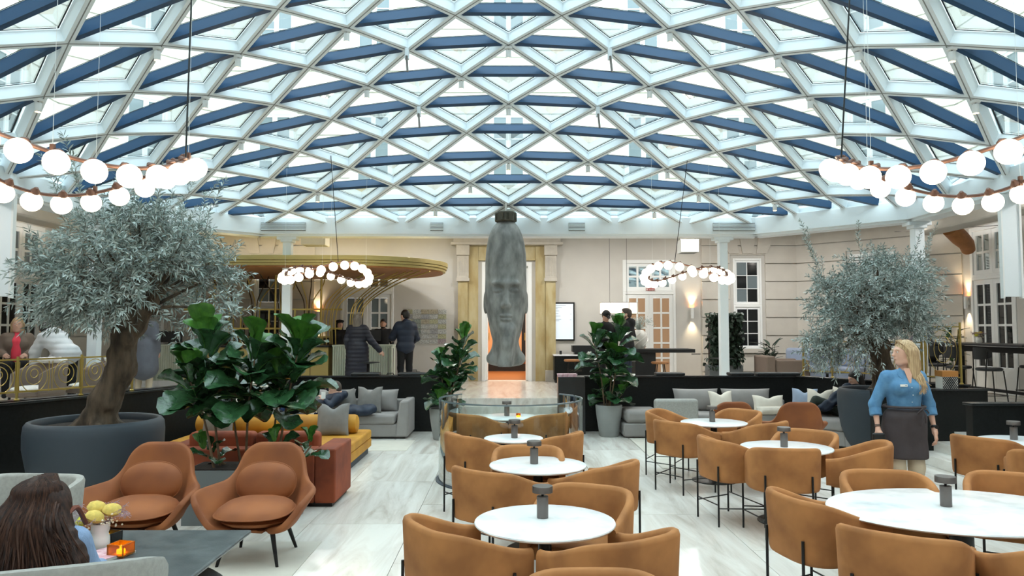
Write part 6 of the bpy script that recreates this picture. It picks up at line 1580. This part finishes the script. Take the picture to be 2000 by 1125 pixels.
# --- long-haired woman in the foreground, seen from behind
def back_hair(t, J, hc, Rh, f, u, r):
    rn = random.Random(21); mb = MB(); mb2 = MB()
    P = [E(hc+V3(0,-.02,.03),(.088,.100,.090),k=.03), C(hc+V3(0,-.045,0),V3(-.02,-.17,.80),.095,.10,k=.08), C(hc+V3(.05,-.04,-.02),V3(.19,-.13,.80),.085,.085,k=.08), C(hc+V3(-.05,-.04,-.02),V3(-.19,-.15,.78),.085,.09,k=.08), C(V3(.10,-.12,.93),V3(.20,-.08,.82),.06,.045,k=.06), E(hc+V3(0,.11,-.05),(.08,.08,.12),k=.02,op=-1)]
    sdf_obj('hair', P, .010, 'hair_brown', t, noise=lambda X,Y,Z: .005*np.sin(70*X+8*np.sin(6*Z))+.003*np.sin(150*X+14*np.sin(5*Z)))
    for i in range(900):
        a = rn.uniform(-1,1); w = a*(.1+.0*abs(a))
        x0 = rn.gauss(0,.012); s0 = hc+V3(x0,rn.uniform(-.04,.05),.127)
        s1 = hc+V3(.118*math.sin(a*1.5),-.03-.125*math.cos(a*1.4),.01+.03*rn.random()); e = rn.gauss(0,.03)
        s2 = V3(s1[0]*1.4+e*.4,-.215+.09*abs(a)**2+rn.gauss(0,.010),.98); s3 = V3(s1[0]*2.05+e*1.3,-.265+.12*abs(a)**2+rn.gauss(0,.014),.74+rn.uniform(-.06,.08))
        if a > .55 and rn.random() < .6: s3 = V3(.2+rn.uniform(-.05,.05),-.17+rn.uniform(-.03,.03),.84+rn.uniform(-.05,.06))
        s05 = hc+V3(.098*math.sin(a*1.5),-.02-.105*math.cos(a*1.45),.092)
        (mb if rn.random() < .66 else mb2).tube(catmull([Vector(s0),Vector(s05),Vector(s1),Vector(s2),Vector(s3)],4),[.006]*13+[.005,.004,.003,.0015],4)
    mb.build('hair_strands','hair_brown',t,smooth=True); mb2.build('hair_strands','hair_light_brown',t,smooth=True)
    MB().tube(catmull([Vector((.145,.10,.93)),Vector((.155,.0,1.03)),Vector((.15,-.09,.97)),Vector((.14,-.14,.80)),Vector((.13,-.15,.62))],6),.012,6).build('bag_strap','strap_brown',t,smooth=True).scale = (1,1,1)
person('long-haired woman in a blue knit sweater seen from behind', (-2.22,3.60,-.03), 88, dict(SEAT, head=(0,.0,1.05), neck=(0,-.04,.93), shL=(-.18,-.04,.88), shR=(.18,-.04,.88), pel=(0,0,.48)), base=SEAT, fem=True, top=('knit_blue',.024,.95,{'collar':1,'name':'sweater'}), bottom='cloth_jeans', hair=None, res=.012, extra=back_hair, eyes=False)
# --- reclining man on the grey sofa
def phone(t, J, hc, Rh, f, u, r):
    p = Vector(J['wrL']+V3(-.02,-.03,.08)); MB().box(-.035,-.005,-.06,.035,.005,.06).build('phone','paper_white',t,loc=p,rotz=.5)
person('man in a navy shirt and jeans reclining on the grey sofa', (-2.86,12.76,0), 90, dict(pel=(-.42,-.02,.50), neck=(.02,-.02,.72), head=(-.10,-.06,.835), shL=(-.02,-.20,.70), shR=(.02,.16,.72), elL=(-.12,-.30,.58), elR=(-.15,.18,.74), wrL=(-.22,-.24,.66), wrR=(-.28,.10,.84),
       hipL=(-.44,-.10,.50), hipR=(-.44,.08,.50), knL=(-.72,-.14,.80), knR=(-.84,.08,.64), anL=(-.92,-.16,.46), anR=(-1.02,.02,.44)), head_yaw=100, head_pitch=-22, top=('cloth_navy',.014,.85,{'collar':1}), bottom='cloth_jeans', hair=({},'hair_short_brown'), res=.012, extra=phone)
def cloth_heap(label, loc, m, pr, res=.014, seed=1):
    t = thing('folded_coat', label, 'coat', loc); sdf_obj('fabric', pr, res, m, t, noise=lambda X,Y,Z: .012*np.sin(30*X+9*Y+seed)*np.sin(17*Z+8*X)+.008*np.sin(43*Y+21*X)); return t
cloth_heap('crumpled navy coat on the grey sofa beside the man', (-2.5,12.58,.40), 'cloth_navy', [E((0,0,.07),(.26,.16,.08),k=.05), E((.12,.02,.11),(.16,.12,.07),k=.05), E((-.16,0,.09),(.12,.12,.08),k=.05)])
# --- person behind the right planter: crossed legs, navy coat over the shoulder
person('person in dark trousers and black boots with crossed legs on the side sofa', (5.5,12.25,0), 180, dict(SEAT, pel=(0,0,.52), neck=(0,-.26,.92), head=(0,-.22,1.04), shL=(-.17,-.24,.88), shR=(.17,-.24,.88), elL=(-.24,-.1,.68), elR=(.24,-.1,.68), wrL=(-.12,.1,.62), wrR=(.12,.1,.62),
       hipL=(-.08,.02,.52), hipR=(.08,.02,.52), knL=(.02,.42,.68), knR=(.08,.44,.52), anL=(.08,.62,.38), anR=(.1,.44,.10)), base=SEAT, head_pitch=-25, top=('cloth_black',.015,.95,{'collar':1,'name':'jacket'}), bottom='cloth_olive', hair=({'long':.1},'hair_dark'), res=.014)
cloth_heap('navy coat draped over the cream cushions of the side sofa', (5.42,12.18,.55), 'cloth_navy', [C((-.32,-.05,.02),(-.05,0,.22),.045,.05,k=.04), C((-.05,0,.22),(.2,.06,.36),.05,.06,k=.04), C((-.26,-.07,.0),(0,-.04,.16),.045,.05,k=.04), C((0,-.04,.16),(.22,.0,.30),.05,.06,k=.04)])
# --- at the reception
person('long-haired woman in a long quilted navy coat, back to the camera', (-3.10,15.25,ZU), 78, dict(STAND, elR=(.30,.02,1.14), wrR=(.47,.10,.93)), fem=True, top=('coat_navy',.045,.97,{'long':.62,'puff':.085,'name':'quilted_coat'}), bottom='cloth_black', hair=({'long':.24},'hair_ash'), res=.014, s=.95, eyes=False)
person('man in a navy puffer jacket leaning on the reception desk', (-2.18,15.7,ZU), 118, dict(STAND, elL=(-.25,.12,1.14), wrL=(-.16,.34,1.1), elR=(.27,.06,1.12), wrR=(.18,.22,1.0), head=(0,.05,1.60)), head_yaw=25, head_pitch=-8, top=('cloth_navy',.045,.97,{'puff':.13,'hood':1,'collar':1,'name':'puffer_jacket'}), bottom='cloth_black', hair=({},'hair_dark'), res=.014, s=1.0)
person('woman in black with a dark beret behind the reception desk', (-3.92,17.25,ZU), -75, STAND, fem=True, head_yaw=15, top=('cloth_black',.018,.97,{'name':'sweater'}), bottom='cloth_black', hair=({'long':.12,'beret':'cloth_black'},'hair_dark'), res=.014, s=.89)
person('bearded man in a black jacket behind the reception desk', (-2.92,17.3,ZU), -85, STAND, skin='skin_tan', top=('cloth_black',.02,.97,{'collar':1,'name':'jacket'}), bottom='cloth_black', hair=({'beard':1,'tall':1},'hair_dark'), res=.014, s=.90)
person('bar worker with dark hair, half hidden by the fig leaves', (-5.62,17.3,ZU), -60, STAND, head_pitch=-20, skin='skin_tan', top=('cloth_black',.018,.5,{}), bottom='cloth_black', hair=({},'hair_dark'), res=.015, s=.90)
# --- at the right bar
def cap_mark(t, J, hc, Rh, f, u, r):
    c = hc + Rh @ V3(0,.098,.062); o = MB().box(-.028,-.002,-.004,.028,.003,.004).box(-.004,-.002,-.016,.004,.003,.016).build('cap_logo','sign_white',t); o.location = c; o.rotation_euler = Matrix(Rh.tolist()).to_euler()
person('man in a black cap looking down at the bar', (2.13,16.15,ZU), -75, dict(STAND, elL=(-.25,.08,1.14), elR=(.24,.08,1.14), wrL=(-.08,.28,1.16), wrR=(.06,.28,1.16)), head_pitch=-30, top=('cloth_black',.03,.97,{'collar':1,'name':'jacket'}), bottom='cloth_black', hair=({'cap':'cloth_grey' if False else 'cloth_black','beard':0} if False else {'cap':'cloth_black'},'hair_dark'), res=.014, extra=cap_mark)
person('bearded man in a dark jacket beside the capped man', (2.52,15.7,ZU), 150, STAND, head_yaw=25, skin='skin', top=('cloth_black',.03,.97,{'collar':1,'hood':1,'name':'jacket'}), bottom='cloth_navy', hair=({'beard':1,'tall':1},'hair_short_brown'), res=.014, s=1.02)
person('man in a grey shirt sitting at the tall table on the right', (8.62,15.15,ZU+.26), 180, dict(SEAT, neck=(0,.10,1.0), head=(0,.20,1.14), shL=(-.18,.08,.95), shR=(.18,.08,.95), elL=(-.26,.25,.76), elR=(.26,.25,.76), wrL=(-.1,.46,.80), wrR=(.1,.46,.80)), base=SEAT, head_pitch=-28, top=('cloth_grey',.016,.0,{'name':'t_shirt'}), bottom='cloth_black', hair=({},'hair_dark'), res=.014, s=1.03)
copy_tree(bpy.data.objects['counter_stool'], (8.68,15.15,ZU), R(90), 'black counter stool under the man in the grey shirt')
# --- left gallery
person('woman in a coral roll-neck and taupe coat at the left edge', at(18,690,12.4)*1.0 - Vector((0,0,at(18,690,12.4).z-ZU)) + Vector((.12,0,.22)), -60, dict(SEAT), base=SEAT, fem=True, top=('cloth_taupe',.035,.97,{'name':'coat'}), bottom='cloth_black', hair=({'long':.16},'hair_blonde'), res=.013,
       extra=lambda t,J,hc,Rh,f,u,r: sdf_obj('roll_neck',[C(J['neck']-u*.02,J['neck']+u*.06,.066,.06,k=.02),C(J['neck']+f*.05-u*.04,lerp(J['pel'],J['neck'],.72)+f*.115,.062,.07,k=.03),C(lerp(J['pel'],J['neck'],.72)+f*.115,lerp(J['pel'],J['neck'],.2)+f*.10,.07,.075,k=.03)],.013,'cloth_coral',t))
tt = thing('bench_seat','upholstered stool under the woman in coral','stool',(at(18,690,12.4).x,12.4,ZU)); MB().lathe([(0,0),(.18,0),(.18,.02),(.05,.04),(.05,.5),(.2,.52),(.21,.58),(0,.6)],28).build('seat','fur_white',tt,smooth=True)
person('person in a white quilted jacket bending over on the left gallery', (-7.05,11.9,ZU), 160, dict(STAND, neck=(0,.38,1.22), head=(0,.50,1.30), shL=(-.17,.34,1.20), shR=(.17,.34,1.20), elL=(-.2,.46,.96), elR=(.2,.46,.96), wrL=(-.14,.55,.76), wrR=(.14,.55,.76), pel=(0,-.02,.92)), head_pitch=-40, top=('cloth_white',.05,.97,{'puff':.09,'hood':1,'name':'quilted_jacket'}), bottom='cloth_black', hair=({'long':.1},'hair_dark'), res=.014)
person('person in black trousers sitting behind the left olive trunk', (-6.42,12.35,ZU), 165, dict(SEAT), base=SEAT, top=('cloth_black',.03,.97,{'name':'jacket'}), bottom='cloth_black', hair=({},'hair_dark'), res=.015)
tt = thing('stool','grey stool under the person in black on the left gallery','stool',(-6.42,12.35,ZU)); MB().lathe([(0,0),(.16,0),(.16,.02),(.04,.04),(.04,.34),(.18,.36),(.19,.39),(0,.4)],28).build('seat','cushion_grey',tt,smooth=True)
person('person in a long grey coat and beige trousers behind the left trunk', (-6.85,14.0,ZU), 95, STAND, top=('cloth_grey',.035,.97,{'long':.35,'collar':1,'name':'coat'}), bottom='chino_beige', hair=({},'hair_short_brown'), res=.015, eyes=False)
# fur-draped chairs on the left gallery
for lab, x, y, a in (('beige tub chair with white fur throw behind the brass balustrade',-6.75,10.6,150),('beige tub chair with white fur throw beside the bending person',-6.35,11.3,120)):
    c = tub_chair('tub_chair', lab, (x,y,ZU), R(a), m='cloth_taupe', H=.86, W=.36)
    sdf_obj('fur_throw',[C((.36*math.cos(R(k)),.36*math.sin(R(k)),.86),(.36*math.cos(R(k+25)),.36*math.sin(R(k+25)),.86),.045,k=.03) for k in range(220,320,25)]+[E((0,.0,.47),(.28,.28,.05),k=.03)],.018,'fur_white',c,noise=lambda X,Y,Z: .01*np.sin(90*X)*np.sin(95*Y)*np.sin(80*Z))
